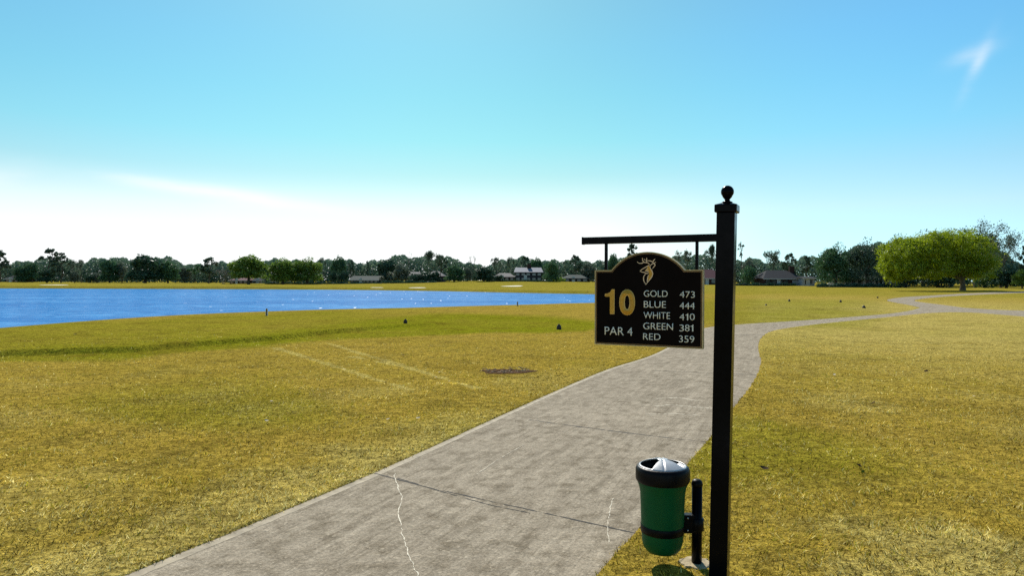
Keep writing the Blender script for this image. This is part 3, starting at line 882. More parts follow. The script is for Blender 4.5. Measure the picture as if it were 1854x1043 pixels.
for pz in (936, 958):
    bm = bmesh.new(); bmesh.ops.create_uvsphere(bm, u_segments=12, v_segments=8, radius=0.0055)
    bmesh.ops.translate(bm, vec=(px_l - 0.058, -0.027, zy(pz)), verts=bm.verts); obj("bolt", bm, steel, brk, smooth=True)
bm = bmesh.new(); ztop = zy(868)
prof = [(0.0285, -0.1), (0.0285, ztop - 0.03)]
lathe(bm, prof, 32); bmesh.ops.translate(bm, vec=(px_l, 0, 0), verts=bm.verts); bp = obj("bin_post", bm, black_paint, lb, smooth=True)
bm = bmesh.new()
lathe(bm, [(0.0305, ztop - 0.036), (0.0315, ztop - 0.03), (0.0305, ztop - 0.02), (0.027, ztop - 0.010), (0.019, ztop - 0.003), (0.008, ztop)], 32)
bmesh.ops.translate(bm, vec=(px_l, 0, 0), verts=bm.verts); obj("domed_cap", bm, black_plastic, bp, smooth=True)
# concrete footing
bm = bmesh.new(); g_ = random.Random(4)
ring = [bm.verts.new((0.085 * (1 + g_.uniform(-.25, .25)) * math.cos(2 * math.pi * k / 26) * 1.15, 0.085 * (1 + g_.uniform(-.25, .25)) * math.sin(2 * math.pi * k / 26), 0.008)) for k in range(26)]
top = [bm.verts.new((v.co.x * 0.86, v.co.y * 0.86, 0.026 + g_.uniform(-.004, .004))) for v in ring]
for k in range(26): bm.faces.new((ring[k], ring[(k + 1) % 26], top[(k + 1) % 26], top[k]))
bm.faces.new(top)
ft = obj("concrete_footing", bm, simple("footing_concrete", (0.46, 0.37, 0.24), 0.95, var=0.3, scale=30, bump=0.5, spec=0.04))
ft.location = (BPX, BIN_D, 0.0); tag(ft, "rough pale concrete footing at the foot of the green bin's post", "footing")

# ------------------------------------------------------------------ trees
def hor(px): return 505.5 + 5.0 * px / 1854.0

def cards(centers, normals, size, tone, g, jit=0.9, aspect=0.62):
    """small bent leaf sprays: one quad each, turned mostly outwards"""
    n = len(centers)
    nr = normals + g.normal(0, jit, (n, 3)); nr /= np.linalg.norm(nr, axis=1)[:, None] + 1e-9
    up = g.normal(0, 1, (n, 3))
    a = np.cross(nr, up); a /= np.linalg.norm(a, axis=1)[:, None] + 1e-9
    b = np.cross(nr, a)
    s = (size * g.uniform(0.55, 1.35, n))[:, None]
    k1 = g.uniform(0.5, 1.0, (n, 1)); k2 = g.uniform(0.5, 1.0, (n, 1))
    V = np.stack([centers - a * s * .5, centers + b * s * aspect * .5 * k1, centers + a * s * .5, centers - b * s * aspect * .5 * k2], 1).reshape(-1, 3)
    C = np.ones((n, 4)); C[:, 0] = np.clip(tone, 0, 1); C[:, 1] = C[:, 2] = 0
    return V, C

def lobes_to_cards(lobes, n, size, g, shell=0.55, floor=None, clump=0.0):
    """leaf sprays through the volume of a set of ellipsoid limbs-ends (cx,cy,cz,rx,ry,rz)"""
    L = np.array(lobes, float)
    vol = (L[:, 3] * L[:, 4] * L[:, 5]) ** 0.75; pr = vol / vol.sum()
    li = g.choice(len(L), n, p=pr)
    d = g.normal(0, 1, (n, 3)); d /= np.linalg.norm(d, axis=1)[:, None]
    lump = 1 + 0.16 * np.sin(d[:, 0] * 5 + li * 1.7) + 0.14 * np.sin(d[:, 1] * 6 + li) + 0.16 * np.sin(d[:, 2] * 7 + 2.1 * li)
    rad = (shell + (1 - shell) * g.uniform(0, 1, n) ** 0.6) * lump
    if clump:                                              # gather sprays into twig-end bunches
        nc = max(6, n // int(clump)); ci = g.integers(0, nc, n)
        dd = g.normal(0, 1, (nc, 3)); dd /= np.linalg.norm(dd, axis=1)[:, None]
        lc = g.choice(len(L), nc, p=pr); rc = (shell + (1 - shell) * g.uniform(0, 1, nc))
        d = dd[ci] + g.normal(0, 0.10, (n, 3)); li = lc[ci]; rad = rc[ci]
    P = L[li, :3] + d * L[li, 3:] * rad[:, None]
    nrm = d / (L[li, 3:] / L[li, 3:].mean(1)[:, None])
    nrm /= np.linalg.norm(nrm, axis=1)[:, None] + 1e-9
    tone = 0.45 + g.normal(0, 0.16, n) + 0.18 * np.sin(li * 2.4)
    if floor is not None:
        k = P[:, 2] > floor; P, nrm, tone = P[k], nrm[k], tone[k]
    return cards(P, nrm, size, tone, g)

bark = simple("bark", (0.075, 0.058, 0.042), 0.95, var=0.35, scale=3, bump=0.6, bscale=9)
pale_bark = simple("grey_bark", (0.20, 0.17, 0.145), 0.95, var=0.3, scale=3)
leaf_oak = foliage_mat("leaf_oak", (0.0216, 0.0743, 0.0351), (0.1013, 0.2025, 0.0743))
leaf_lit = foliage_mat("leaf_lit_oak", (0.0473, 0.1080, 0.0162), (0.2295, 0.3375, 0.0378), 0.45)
leaf_pine = foliage_mat("leaf_pine", (0.0324, 0.0702, 0.0486), (0.1148, 0.1688, 0.1013))
leaf_grey = foliage_mat("leaf_grey_green", (0.060, 0.088, 0.062), (0.160, 0.190, 0.130))
leaf_dark = foliage_mat("leaf_dark", (0.0135, 0.0459, 0.0297), (0.0540, 0.1148, 0.0567), 0.25)
leaf_far = foliage_mat("leaf_far_wood", (0.062, 0.118, 0.080), (0.170, 0.240, 0.150))  # paler greens put distance haze into the leaf colour
leaf_yellow = foliage_mat("leaf_yellow_green", (0.095, 0.160, 0.003), (0.45, 0.53, 0.010), 0.5)
leaf_bush = foliage_mat("leaf_bush", (0.06, 0.085, 0.015), (0.17, 0.20, 0.05), 0.4)

def limbs(g, n, z0, z1, spread, top, r0, kink=0.5, V=None, Q=None):
    V = [] if V is None else V; Q = [] if Q is None else Q
    for k in range(n):
        a = 2 * math.pi * (k + g.uniform(-.3, .3)) / n
        zz = g.uniform(z0, z1); p = Vector((0, 0, zz)); pts = [p.copy()]; L = spread * g.uniform(0.7, 1.1)
        tz = g.uniform(top * 0.65, top)
        for i in range(1, 5):
            t = i / 4
            pts.append(Vector((math.cos(a) * L * t, math.sin(a) * L * t, zz + (tz - zz) * t ** 0.85)) + Vector((g.normal(0, kink * .3), g.normal(0, kink * .3), g.normal(0, kink * .2))))
        tube(V, Q, pts, [r0 * (1 - 0.82 * i / 4) for i in range(5)], 5)
    return V, Q

class Kind: pass
def build_mesh(name, V, Q, mat, C=None):
    me = mesh_np(name, np.array(V, float), np.array(Q), 4, mat, colors=C)
    d = me.data; bpy.data.objects.remove(me); return d

def crown_mesh(lobes, n, size, seed, mat, **kw):
    V, C = lobes_to_cards(lobes, n, size, np.random.default_rng(seed), **kw)
    return build_mesh("crown", V, np.arange(len(V)).reshape(-1, 4), mat, C)

def make_oak(seed, mat, n=5200, size=0.80, base=0.13, nl=11, flat=1.0):
    """broad crown; unit size 10 m wide, 10 m high"""
    g = np.random.default_rng(seed); k = Kind()
    L = [(0, 0, 5.9, 3.4, 3.4, 3.3)]
    for i in range(nl):
        a = g.uniform(0, 6.28); t = g.uniform(0.15, 1.0)
        rr_ = 3.3 * math.sqrt(t); zz = 3.0 + 10 * base + (1 - t * 0.75) * g.uniform(0.4, 1) * 4.6
        s = g.uniform(1.15, 2.0)
        L.append((rr_ * math.cos(a), rr_ * math.sin(a), min(zz, 8.6), s * 1.1, s * 1.1, s * 0.85))
    for i in range(6):
        a = i * 1.05 + g.uniform(-.3, .3); L.append((3.0 * math.cos(a), 3.0 * math.sin(a), 10 * base + 1.5, 1.8, 1.8, 1.3))
    k.crown = crown_mesh(L, n, size, seed + 1, mat, floor=10 * base)
    V, Q = [], []
    tube(V, Q, [(0, 0, -0.3), (0.05, 0, 0.6), (0, 0.05, 1.6), (0.1, 0, 3.4)], [0.52, 0.40, 0.36, 0.26], 8)
    limbs(g, 6, 1.5, 3.0, 3.4, 7.0, 0.17, V=V, Q=Q)
    k.trunk = build_mesh("trunk", V, Q, bark); return k

def make_pine(seed, mat, n=2400, bare=0.40, spread=3.6, lean=0.3, tufts=12, bk=None, size=0.7):
    """tall bare stem, loose clumps of foliage with sky between; 10 m high, about 8 m wide"""
    g = np.random.default_rng(seed); k = Kind(); V, Q = [], []
    pts = [Vector((lean * math.sin(i * .9 + seed), lean * math.cos(i * .7 + seed) - lean, i * 1.18 - 0.2)) for i in range(9)]
    tube(V, Q, pts, [0.26 * (1 - .85 * i / 8) + 0.03 for i in range(9)], 6)
    L = []
    for i in range(tufts):
        t = bare + (1 - bare) * ((i + g.uniform(0, .8)) / tufts)
        a = g.uniform(0, 6.28); prof = math.sin(math.pi * min(max((t - bare) / (1 - bare) * 0.85 + 0.15, 0), 1)) ** .6
        d = spread * prof * g.uniform(0.35, 1.0)
        s = g.uniform(0.55, 1.1); p0 = Vector((pts[min(8, int(t * 8))])); p1 = Vector((d * math.cos(a), d * math.sin(a), 9.2 * t + g.uniform(0.1, .8)))
        tube(V, Q, [p0, (p0 + p1) / 2 + Vector((0, 0, -0.15)), p1], [0.09, 0.065, 0.03], 4)
        L.append((p1.x, p1.y, min(p1.z, 9.5), s * 1.25, s * 1.25, s * 0.6))
    L.append((0.1, 0, 9.3, 0.9, 0.9, 0.6))
    k.crown = crown_mesh(L, n, size, seed + 1, mat, shell=0.25, clump=9)
    k.trunk = build_mesh("trunk", V, Q, bk or bark); return k

def branching(g, V, Q, p, d, L, r, depth, tips, up=0.18, spread=0.55, n=(2, 3)):
    pts = [p]; rad = [r]; q = p; dd = d.normalized()
    for i in range(3):
        dd = (dd + Vector((g.normal(0, .16), g.normal(0, .16), g.normal(0, .10) + up * .3))).normalized()
        q = q + dd * L / 3; pts.append(q); rad.append(max(r * (1 - .16 * (i + 1)), 0.022))
    tube(V, Q, pts, rad, 5 if depth > 2 else 4)
    if depth == 0: tips.append(q); return
    for k in range(g.integers(n[0], n[1] + 1)):
        w = Vector((g.normal(0, spread), g.normal(0, spread), g.normal(up, spread * .6)))
        branching(g, V, Q, q, dd + w, L * g.uniform(.62, .86), rad[-1] * .75, depth - 1, tips, up, spread, n)
    if depth > 1: tips.append(q)

def make_bare(seed, leafy=0, mat=None, depth=5, h=2.5, up=0.22, spread=0.5, bk=None, size=0.5, stems=1):
    """open branching crown, with few or no leaves; about 10 m high"""
    g = np.random.default_rng(seed); k = Kind(); V, Q, tips = [], [], []
    for s in range(stems):
        d0 = Vector((g.normal(0, .12 + .25 * (stems > 1)), g.normal(0, .12 + .2 * (stems > 1)), 1))
        branching(g, V, Q, Vector((0.25 * s, 0, -0.2)), d0, h, 0.24 if stems == 1 else 0.12, depth, tips, up, spread)
    A_ = np.array(V); zmax = A_[:, 2].max(); A_ *= 10.0 / zmax
    k.trunk = build_mesh("trunk", A_, Q, bk or bark)
    k.crown = None
    if leafy:
        T = np.array([tuple(t) for t in tips]) * (10.0 / zmax)
        idx = g.integers(0, len(T), leafy)
        keep = g.uniform(0, 1, len(T)) < 0.75
        idx = idx[keep[idx]]
        P = T[idx] + g.normal(0, 0.30, (len(idx), 3))
        Vc, C = cards(P, g.normal(0, 1, P.shape), size, 0.5 + g.normal(0, .2, len(P)), g)
        k.crown = build_mesh("crown", Vc, np.arange(len(Vc)).reshape(-1, 4), mat, C)
    k.width = float(np.percentile(np.abs(A_[:, :2]), 97)) * 2
    return k

def make_bush(seed, mat, n=2200, size=0.95):
    g = np.random.default_rng(seed); k = Kind()
    L = [(0, 0, 4.6, 4.3, 4.3, 4.7)]
    for i in range(7):
        a = g.uniform(0, 6.28); L.append((2.6 * math.cos(a), 2.6 * math.sin(a), g.uniform(2.5, 7.5), 2.0, 2.0, 1.9))
    k.crown = crown_mesh(L, n, size, seed + 1, mat, floor=0.05)
    V, Q = [], []
    for s in range(3): tube(V, Q, [(0.3 * s - .3, 0, -0.3), (0.6 * s - .6, 0.2, 2.0), (1.3 * s - 1.3, 0.3, 4.5)], [.3, .22, .1], 5)
    k.trunk = build_mesh("trunk", V, Q, bark); return k

def make_palm(seed, mat):
    g = np.random.default_rng(seed); k = Kind(); V, Q = [], []
    tube(V, Q, [(0, 0, -0.3), (0.1, 0, 3.0), (0.0, 0.1, 5.6)], [0.55, 0.45, 0.5], 7); k.trunk = build_mesh("trunk", V, Q, bark)
    V, C = [], []
    for i in range(46):
        a = g.uniform(0, 6.28); e = g.uniform(-0.5, 1.35); Ln = g.uniform(3.2, 4.8); prev = np.array((0, 0.1, 5.6)); d = np.array((math.cos(a) * math.cos(e), math.sin(a) * math.cos(e), math.sin(e)))
        sd_ = np.array((-math.sin(a), math.cos(a), 0)) * .5
        for s in range(4):
            nx = prev + d * Ln / 4; w0, w1 = (0.5, 1.0, 0.8, 0.45, 0.05)[s:s + 2]
            V += [prev - sd_ * w0, prev + sd_ * w0, nx + sd_ * w1, nx - sd_ * w1]; t = g.uniform(.1, .9); C.append((t, 0, 0, 1))
            prev = nx; d = d - np.array((0, 0, .42)); d /= np.linalg.norm(d)
    k.crown = build_mesh("crown", np.array(V), np.arange(len(V)).reshape(-1, 4), mat, np.repeat(np.array(C), 1, 0)); return k

KINDS = {
    "oak1": make_oak(101, leaf_oak), "oak2": make_oak(111, leaf_oak, base=0.05, nl=14), "oak3": make_oak(121, leaf_dark, base=0.10, nl=9),
    "lit1": make_oak(131, leaf_lit, n=8000, size=0.62, base=0.17, nl=16), "lit2": make_oak(137, leaf_lit, n=8000, size=0.62, base=0.10, nl=14),
    "grey1": make_oak(141, leaf_grey, n=4600, base=0.12, nl=12), "grey2": make_oak(151, leaf_grey, n=3600, base=0.16, nl=10),
    "near": make_oak(161, leaf_oak, n=11000, size=0.48, base=0.07, nl=18),
    "near2": make_oak(167, leaf_pine, n=9000, size=0.48, base=0.10, nl=16),
    "pine1": make_pine(201, leaf_pine), "pine2": make_pine(211, leaf_pine, bare=0.3, spread=4.2, tufts=26, n=4200), "pine3": make_pine(221, leaf_pine, bare=0.55, spread=3.9, tufts=14, lean=0.5),
    "thin": make_pine(231, leaf_pine, bare=0.68, spread=1.6, tufts=7, n=420, size=0.55),
    "bare1": make_bare(301, bk=pale_bark, up=0.35, spread=0.38), "bare2": make_bare(311, bk=bark, up=0.25, spread=0.5),
    "twig": make_bare(321, bk=pale_bark, depth=4, h=2.0, up=0.3, spread=0.5, stems=4),
    "sparse1": make_bare(331, 2200, leaf_pine, spread=0.6), "sparse2": make_bare(341, 2600, leaf_grey, spread=0.55), "sparse3": make_bare(351, 2400, leaf_oak, spread=0.62, up=0.12, size=0.6),
    "open": make_bare(361, 5200, leaf_pine, depth=6, spread=0.55, up=0.2, size=0.42),
    "half": make_bare(371, 3400, leaf_pine, depth=6, spread=0.62, up=0.14, size=0.28),
    "bush": make_bush(401, leaf_oak), "bushd": make_bush(411, leaf_dark), "bushg": make_bush(421, leaf_grey), "bushy": make_bush(431, leaf_bush, n=1600, size=0.5), "bushl": make_bush(441, leaf_lit),
    "palm": make_palm(501, leaf_grey),
}
NAME = {"oak": "oak_tree", "lit": "oak_tree", "grey": "broadleaf_tree", "near": "oak_tree", "pine": "pine_tree", "thin": "pine_tree", "bare": "bare_tree", "twig": "bare_shrub",
        "sparse": "sparse_tree", "open": "sparse_tree", "half": "sparse_tree", "bush": "round_bush", "palm": "palm_tree"}
GROUP = {"oak_tree": "oaks along the far edge of the course", "broadleaf_tree": "grey green trees along the far edge of the course", "pine_tree": "tall pines on the skyline",
         "bare_tree": "leafless trees on the skyline", "bare_shrub": "leafless shrubs by the far lawn", "sparse_tree": "thinly leaved trees on the skyline", "round_bush": "bushes along the far lawn", "palm_tree": "low palms by the far houses"}
trng = random.Random(5)
def tree(kind, px, hw, top, d, label, cat=None, base=None):
    """a tree standing at forward distance d where the photograph's column px points, hw pixels to each side and up to row top"""
    p = at_y(px, hor(px), d); x = p.x; dist = math.hypot(x, d)
    zg = Hs(x, d) - 0.05 if base is None else base
    h = CAM.z + (hor(px) - top) * d / F - zg
    K = KINDS[kind]; w = 2 * hw * d / F
    stem = kind.rstrip("0123456789"); stem = "bush" if stem.startswith("bush") else ("near" if stem.startswith("near") else stem)
    nm = NAME[stem]
    e = empty(nm, (x, d, zg), trng.uniform(0, 6.28))
    wu = {"pine": 8.4, "thin": 4.2, "palm": 9.0, "bush": 9.4}.get(stem, getattr(K, "width", 9.6))
    sx = w / wu; sz = h / 10.0
    if kind == "palm": sz = h / 9.6
    e.scale = (sx, sx, sz)
    for nm2, me in (("trunk", K.trunk), ("crown", K.crown)):
        if me is not None: link(bpy.data.objects.new(nm2, me), e)
    tag(e, label, cat or ("bush" if nm in ("round_bush", "bare_shrub") else "tree"), GROUP[nm])
    return e

TREES = [
 # far shore, left
 ("pine2", 0, 17, 453, 236, "tall dark tree cut by the photo's left edge beside the brick house"),
 ("oak2", 39, 13, 479, 246, "left tree of the round mid green pair just right of the brick house"),
 ("oak1", 58, 15, 474, 248, "right tree of the round mid green pair near the brick house"),
 ("pine3", 94, 21, 450, 252, "tallest pine at left with a flat open umbrella top against the sky"),
 ("oak3", 85, 18, 486, 232, "low dark rounded tree below the umbrella topped pine"),
 ("pine2", 113, 18, 463, 230, "dark upright tree with clear trunk just right of the umbrella topped pine"),
 ("grey1", 135, 9, 489, 232, "small grey green tree on a thin dark trunk left of a taller pale one"),
 ("sparse2", 147, 14, 472, 234, "hazy grey green slim tree with straight dark trunk left of the low bushes"),
 ("bushd", 163, 8, 497, 244, "dark bush at the left foot of the far wood beside a slim hazy tree"),
 ("bushg", 176, 9, 493, 246, "grey green bush left of the dense dark multi trunk tree"),
 ("oak2", 198, 18, 465, 230, "dense dark tree on several trunks left of the biggest dark oak clump"),
 ("grey2", 221, 11, 472, 232, "thin grey green tree squeezed between two dark oaks on the far bank"),
 ("oak3", 263, 33, 459, 222, "biggest dark oak clump on the left far bank, crown reaching the grass"),
 ("oak1", 304, 20, 471, 226, "dark oak joined to the right side of the biggest dark clump"),
 ("grey1", 334, 14, 482, 262, "hazy tree with thin trunks in the gap right of the dark oak clump"),
 ("sparse3", 353, 12, 480, 262, "low hazy tree with thin trunks left of the dark tree with sky holes"),
 ("pine2", 380, 19, 466, 226, "dark tree with small sky holes standing left of the bare pinkish shrubs"),
 ("twig", 403, 13, 486, 224, "left of two leafless pinkish grey shrubs in front of the red roofed house"),
 ("twig", 419, 11, 492, 222, "right of two leafless pinkish grey shrubs in front of the red roofed house"),
 ("lit1", 450, 33, 458, 206, "big round oak with a sunlit green top and single trunk before the red roof"),
 ("bush", 482, 8, 478, 230, "green treetop filling the gap right of the big round sunlit oak"),
 ("lit2", 512, 29, 465, 212, "left of two wide joined oaks with sunlit yellow green tops"),
 ("lit2", 556, 29, 464, 214, "right of two wide joined oaks with sunlit yellow green tops"),
 ("sparse1", 589, 9, 467, 248, "thin sparse tree rising just right of the two wide sunlit oaks"),
 ("oak1", 614, 15, 463, 252, "dark rounded treetop above the small globe bush left of the long low house"),
 ("bushd", 603, 8, 489, 226, "dark low tree touching the left side of the small globe bush"),
 ("bushd", 621, 11, 489, 224, "small dark globe bush left of the long low house with white eaves"),
 ("pine1", 636, 9, 470, 266, "loose dark pine behind the left end of the long low house"),
 ("pine1", 665, 7, 472, 268, "single loose tuft of pine above the right end of the long low house"),
 ("palm", 691, 9, 496, 222, "left and smaller of two low palms beside the long low house"),
 ("palm", 707, 11, 488, 226, "right and larger of two low palms beside the long low house"),
 # middle
 ("oak3", 702, 22, 467, 250, "dark tree standing behind the two low palms"),
 ("grey1", 727, 16, 475, 232, "grey green tree between the low palms and the tall leafless tree"),
 ("bare1", 747, 8, 455, 234, "tall leafless tree with a few upright branches in the middle of the skyline"),
 ("open", 776, 22, 457, 236, "tall open tree with sky showing through its crown right of the leafless one"),
 ("pine3", 800, 14, 462, 238, "slanting open topped pine right of the tall see through tree"),
 ("bushd", 750, 13, 494, 220, "dark shrub under the tall leafless tree hiding the pale gable's left half"),
 ("oak3", 789, 10, 490, 222, "small dark tree between the open tree and the mound hiding a sloping roof"),
 ("bushd", 905, 9, 497, 214, "dark bush covering the middle of the low white roofed house"),
 ("bushd", 768, 15, 492, 222, "dark shrub under the tall open tree in front of the pale gabled roof"),
 ("oak2", 822, 20, 477, 218, "dark green tree at the left end of the grassy mound"),
 ("grey2", 846, 9, 483, 224, "small grey leafless looking tree between two dark round trees on the mound"),
 ("bare2", 858, 11, 463, 240, "spiky leafless treetop sticking up behind the dark dome shaped tree"),
 ("oak3", 876, 21, 481, 212, "dark dome shaped tree left of the low white roofed house"),
 ("sparse2", 901, 14, 468, 246, "pale green feathery tree behind the low white roofed house"),
 ("sparse1", 929, 9, 466, 252, "thin forked tree left of the two storey house"),
 ("pine2", 950, 11, 464, 254, "round topped pine just above the bright metal roof"),
 ("oak1", 972, 13, 466, 254, "dark tree above the right end of the bright metal roof"),
 ("oak2", 998, 16, 469, 222, "dark green tree beside the right wall of the two storey house"),
 ("thin", 1024, 6, 472, 250, "slim spire of a tree right of the two storey house"),
 ("pine2", 1041, 13, 462, 246, "rounded dark pine standing over the small green roofed house"),
 ("grey1", 1066, 17, 473, 238, "pale green tree just left of the sign board behind the green roofed house"),
 ("oak1", 1110, 15, 458, 236, "dark tree seen under the sign's arm left of the board's arch"),
 ("pine3", 1144, 16, 441, 240, "tall pine whose top shows between the sign's arm and the board's arch"),
 ("sparse3", 1190, 18, 463, 240, "thin tree standing behind the middle of the sign board"),
 ("sparse2", 1239, 19, 456, 232, "feathery grey tree seen left of the right hanger rod"),
 ("open", 1281, 17, 446, 218, "open dark tree seen in the gap between the hanger rod and the post"),
 # right of the sign
 ("thin", 1341, 7, 438, 206, "very tall thin pine with a small tuft just right of the sign post"),
 ("grey1", 1356, 14, 466, 224, "pale dome shaped tree right of the very tall thin pine"),
 ("bush", 1354, 15, 480, 196, "dark green round bush at the foot of the very tall thin pine"),
 ("sparse1", 1390, 24, 455, 206, "wide open branching tree with a dark trunk in front of the grey roofed house"),
 ("pine2", 1430, 15, 459, 236, "left of two clear trunked pines behind the grey roofed house"),
 ("pine1", 1459, 16, 463, 238, "right of two clear trunked pines behind the chimney of the grey roofed house"),
 ("near", 1513, 34, 436, 172, "large dark oak right of the grey roofed house"),
 ("bushy", 1487, 9, 506, 166, "small pale yellow green rounded bush at the foot of the large dark oak"),
 ("near2", 1570, 34, 428, 168, "grey green spreading oak touching the left side of the yellow green tree"),
 ("near", 1622, 32, 421, 176, "dark tree whose top peeps over the left part of the yellow green tree"),
 ("near2", 1672, 32, 413, 178, "dark tree behind the middle of the yellow green tree"),
 ("near", 1722, 32, 411, 180, "dark tree right behind the yellow green tree's highest part"),
 ("half", 1766, 36, 402, 158, "half leafless tree rising behind the right side of the yellow green tree"),
 ("half", 1812, 32, 420, 160, "open thinly leaved tree at right with blue sky through its branches"),
 ("oak3", 1822, 26, 480, 152, "low dark shrub like tree at the right under the open thinly leaved tree"),
 ("bush", 1783, 19, 490, 156, "dark bush behind the yellow green tree's trunk side shadow at right"),
 ("bushd", 1700, 34, 486, 160, "dark hedge like bush under the middle of the yellow green tree"),
 ("bushd", 1640, 22, 492, 160, "dark bush under the left part of the yellow green tree beside the white columns"),
 ("lit1", 1851, 16, 486, 146, "mid green rounded tree cut by the photo's right edge"),
 ("pine2", 1858, 12, 442, 176, "tall dark treetop at the photo's right edge above a mid green one"),
]
for t in TREES: tree(*t)

# the yellow-green tree by the path
def big_tree():
    d = 117.5; s = d / F
    px0 = 1743; x0 = at_y(px0, hor(px0), d).x; zg = Hs(x0, d) - 0.05
    g = np.random.default_rng(77)
    def L(px, py, rx, rz, ry, oy=0.0): return ((px - px0) * s, oy, CAM.z - zg + (hor(px) - py) * s, rx * s, ry, rz * s)
    lobes = [L(1630, 464, 31, 36, 4.4), L(1613, 484, 20, 28, 3.6, -.5), L(1640, 490, 40, 20, 4.0), L(1648, 456, 30, 28, 4.2, .5), L(1680, 458, 34, 36, 4.8), L(1708, 446, 36, 30, 4.8, -.4),
             L(1738, 447, 36, 32, 5.0, .4), L(1762, 462, 31, 34, 4.6), L(1777, 480, 18, 24, 3.6, -.3), L(1690, 484, 46, 22, 4.8, .3), L(1748, 482, 37, 22, 4.6, .3), L(1766, 496, 24, 14, 3.6), L(1634, 496, 24, 12, 3.0)]
    for i in range(26):
        b = lobes[g.integers(0, 9)]; a = g.uniform(0, 6.28); e = g.uniform(-.3, 1.3)
        lobes.append((b[0] + b[3] * .82 * math.cos(a) * math.cos(e), b[1] + b[4] * .8 * math.sin(a) * math.cos(e), b[2] + b[5] * .85 * math.sin(e), 0.95, 0.95, .7))
    for i in range(16):
        b = lobes[g.integers(0, 9)]; a = g.uniform(0, 6.28); el_ = g.uniform(-.2, 1.4)
        lobes.append((b[0] + b[3] * 1.02 * math.cos(a) * math.cos(el_), b[1] + b[4] * 1.0 * math.sin(a) * math.cos(el_), b[2] + b[5] * 1.02 * math.sin(el_), .75, .75, .55))
    e = empty("shade_tree", (x0, d, zg)); tag(e, "broad bright yellow green tree standing on the lawn by the far path bend", "tree")
    V1, C1 = lobes_to_cards(lobes, 42000, 0.27, g, shell=0.45)
    V2, C2 = lobes_to_cards(lobes, 52000, 0.30, g, shell=0.72, clump=110)
    V, C = np.vstack([V1, V2]), np.vstack([C1, C2])
    me = build_mesh("crown", V, np.arange(len(V)).reshape(-1, 4), leaf_yellow, C); link(bpy.data.objects.new("crown", me), e)
    V, Q = [], []
    tube(V, Q, [(0, 0, -.2), (0.02, 0, .15), (0.05, 0, .8), (-.1, 0, 1.9), (-.25, 0, 3.0)], [0.72, 0.52, 0.42, 0.38, 0.3], 10)
    for tx, tz, ty in ((-12.5, 5.0, -.5), (-9.0, 6.5, 1.0), (-5.5, 7.5, -1.0), (-2.0, 9.0, 0.6), (1.5, 9.0, -.8), (3.2, 7.0, 1.2), (4.2, 5.6, -1.0)):
        a = Vector((-.2 * (tx < 0), 0, g.uniform(1.9, 2.8))); b = Vector((tx, ty, tz))
        pts = [a, a.lerp(b, .3) + Vector((0, 0, .5)), a.lerp(b, .65) + Vector((g.normal(0, .2), g.normal(0, .2), .35)), b]
        tube(V, Q, pts, [.24, .18, .12, .04], 6)
    link(bpy.data.objects.new("trunk", build_mesh("trunk", V, Q, simple("pale_trunk_bark", (0.10, 0.08, 0.055), .95, var=.4, scale=2, bump=.6))), e)
big_tree()

# the wood behind everything: reads as one mass
SK_PX = [-700, 0, 60, 110, 150, 200, 240, 300, 340, 364, 400, 440, 500, 600, 640, 700, 760, 800, 840, 862, 900, 940, 1000, 1060, 1120, 1180, 1250, 1290, 1340, 1400, 1440, 1480, 1550, 1620, 1700, 1780, 1830, 1850, 2500]
SK_Y = [471.5, 475.5, 472.5, 471.5, 473.5, 470.5, 465.5, 469.5, 476.5, 479.5, 480.5, 475.5, 473.5, 472.5, 475.5, 469.5, 464.5, 467.5, 476.5, 480.5, 475.5, 469.5, 471.5, 474.5, 469.5, 467.5, 465.5, 464.5, 471.5, 475.5, 471.5, 465.5, 449.5, 439.5, 425.5, 437.5, 467.5, 475.5, 471.5]
def wood():
    g = np.random.default_rng(91); n = 120000
    px = g.uniform(-420, 2280, n); y = np.where(px > 1500, g.uniform(186, 215, n), g.uniform(272, 296, n))
    s = (px - 927) / F; x = s * y
    top = np.interp(px, SK_PX, SK_Y) + 2.6 * np.sin(px / 7.3) + 1.6 * np.sin(px / 3.1 + 1) + 3 * np.sin(px / 17.0)
    zt = CAM.z + (hor(px) - top) * y / F
    zg = np.interp(px, FAR_PX, FAR_Z)
    z = zg + (zt - zg) * g.uniform(0.02, 1, n) ** 0.8
    P = np.stack([x, y, z], -1)
    nr = np.stack([g.normal(0, .5, n), -np.ones(n), g.normal(.5, .4, n)], -1)
    tone = 0.45 + 0.25 * np.sin(px / 11.0) * np.sin(px / 29.0 + 1) + g.normal(0, .15, n)
    V, C = cards(P, nr / np.linalg.norm(nr, axis=1)[:, None], 1.25, tone, g, jit=.7)
    o = mesh_np("far_wood", V, np.arange(len(V)).reshape(-1, 4), 4, leaf_far, colors=C)
    tag(o, "hazy grey green wood closing the view behind the houses and single trees", "wood", kind="stuff")
wood()

# ------------------------------------------------------------------ houses along the far edge
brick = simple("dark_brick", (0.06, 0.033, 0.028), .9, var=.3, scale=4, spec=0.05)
dark_wall = simple("dark_siding", (0.045, 0.043, 0.055), .85, var=.2, scale=2, spec=0.05)  # plain dark bluish wall colour
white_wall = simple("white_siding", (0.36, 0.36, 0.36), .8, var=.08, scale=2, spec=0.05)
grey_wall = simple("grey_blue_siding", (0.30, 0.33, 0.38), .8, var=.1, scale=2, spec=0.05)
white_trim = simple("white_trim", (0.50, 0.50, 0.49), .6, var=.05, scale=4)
roof_grey = simple("grey_shingle", (0.045, 0.046, 0.05), .9, var=.2, scale=3, spec=0.05)
roof_pale = simple("pale_shingle", (0.11, 0.105, 0.11), .75, var=.15, scale=3, spec=0.05)
roof_pink = simple("pink_tile", (0.15, 0.07, 0.075), .85, var=.2, scale=3, spec=0.05)
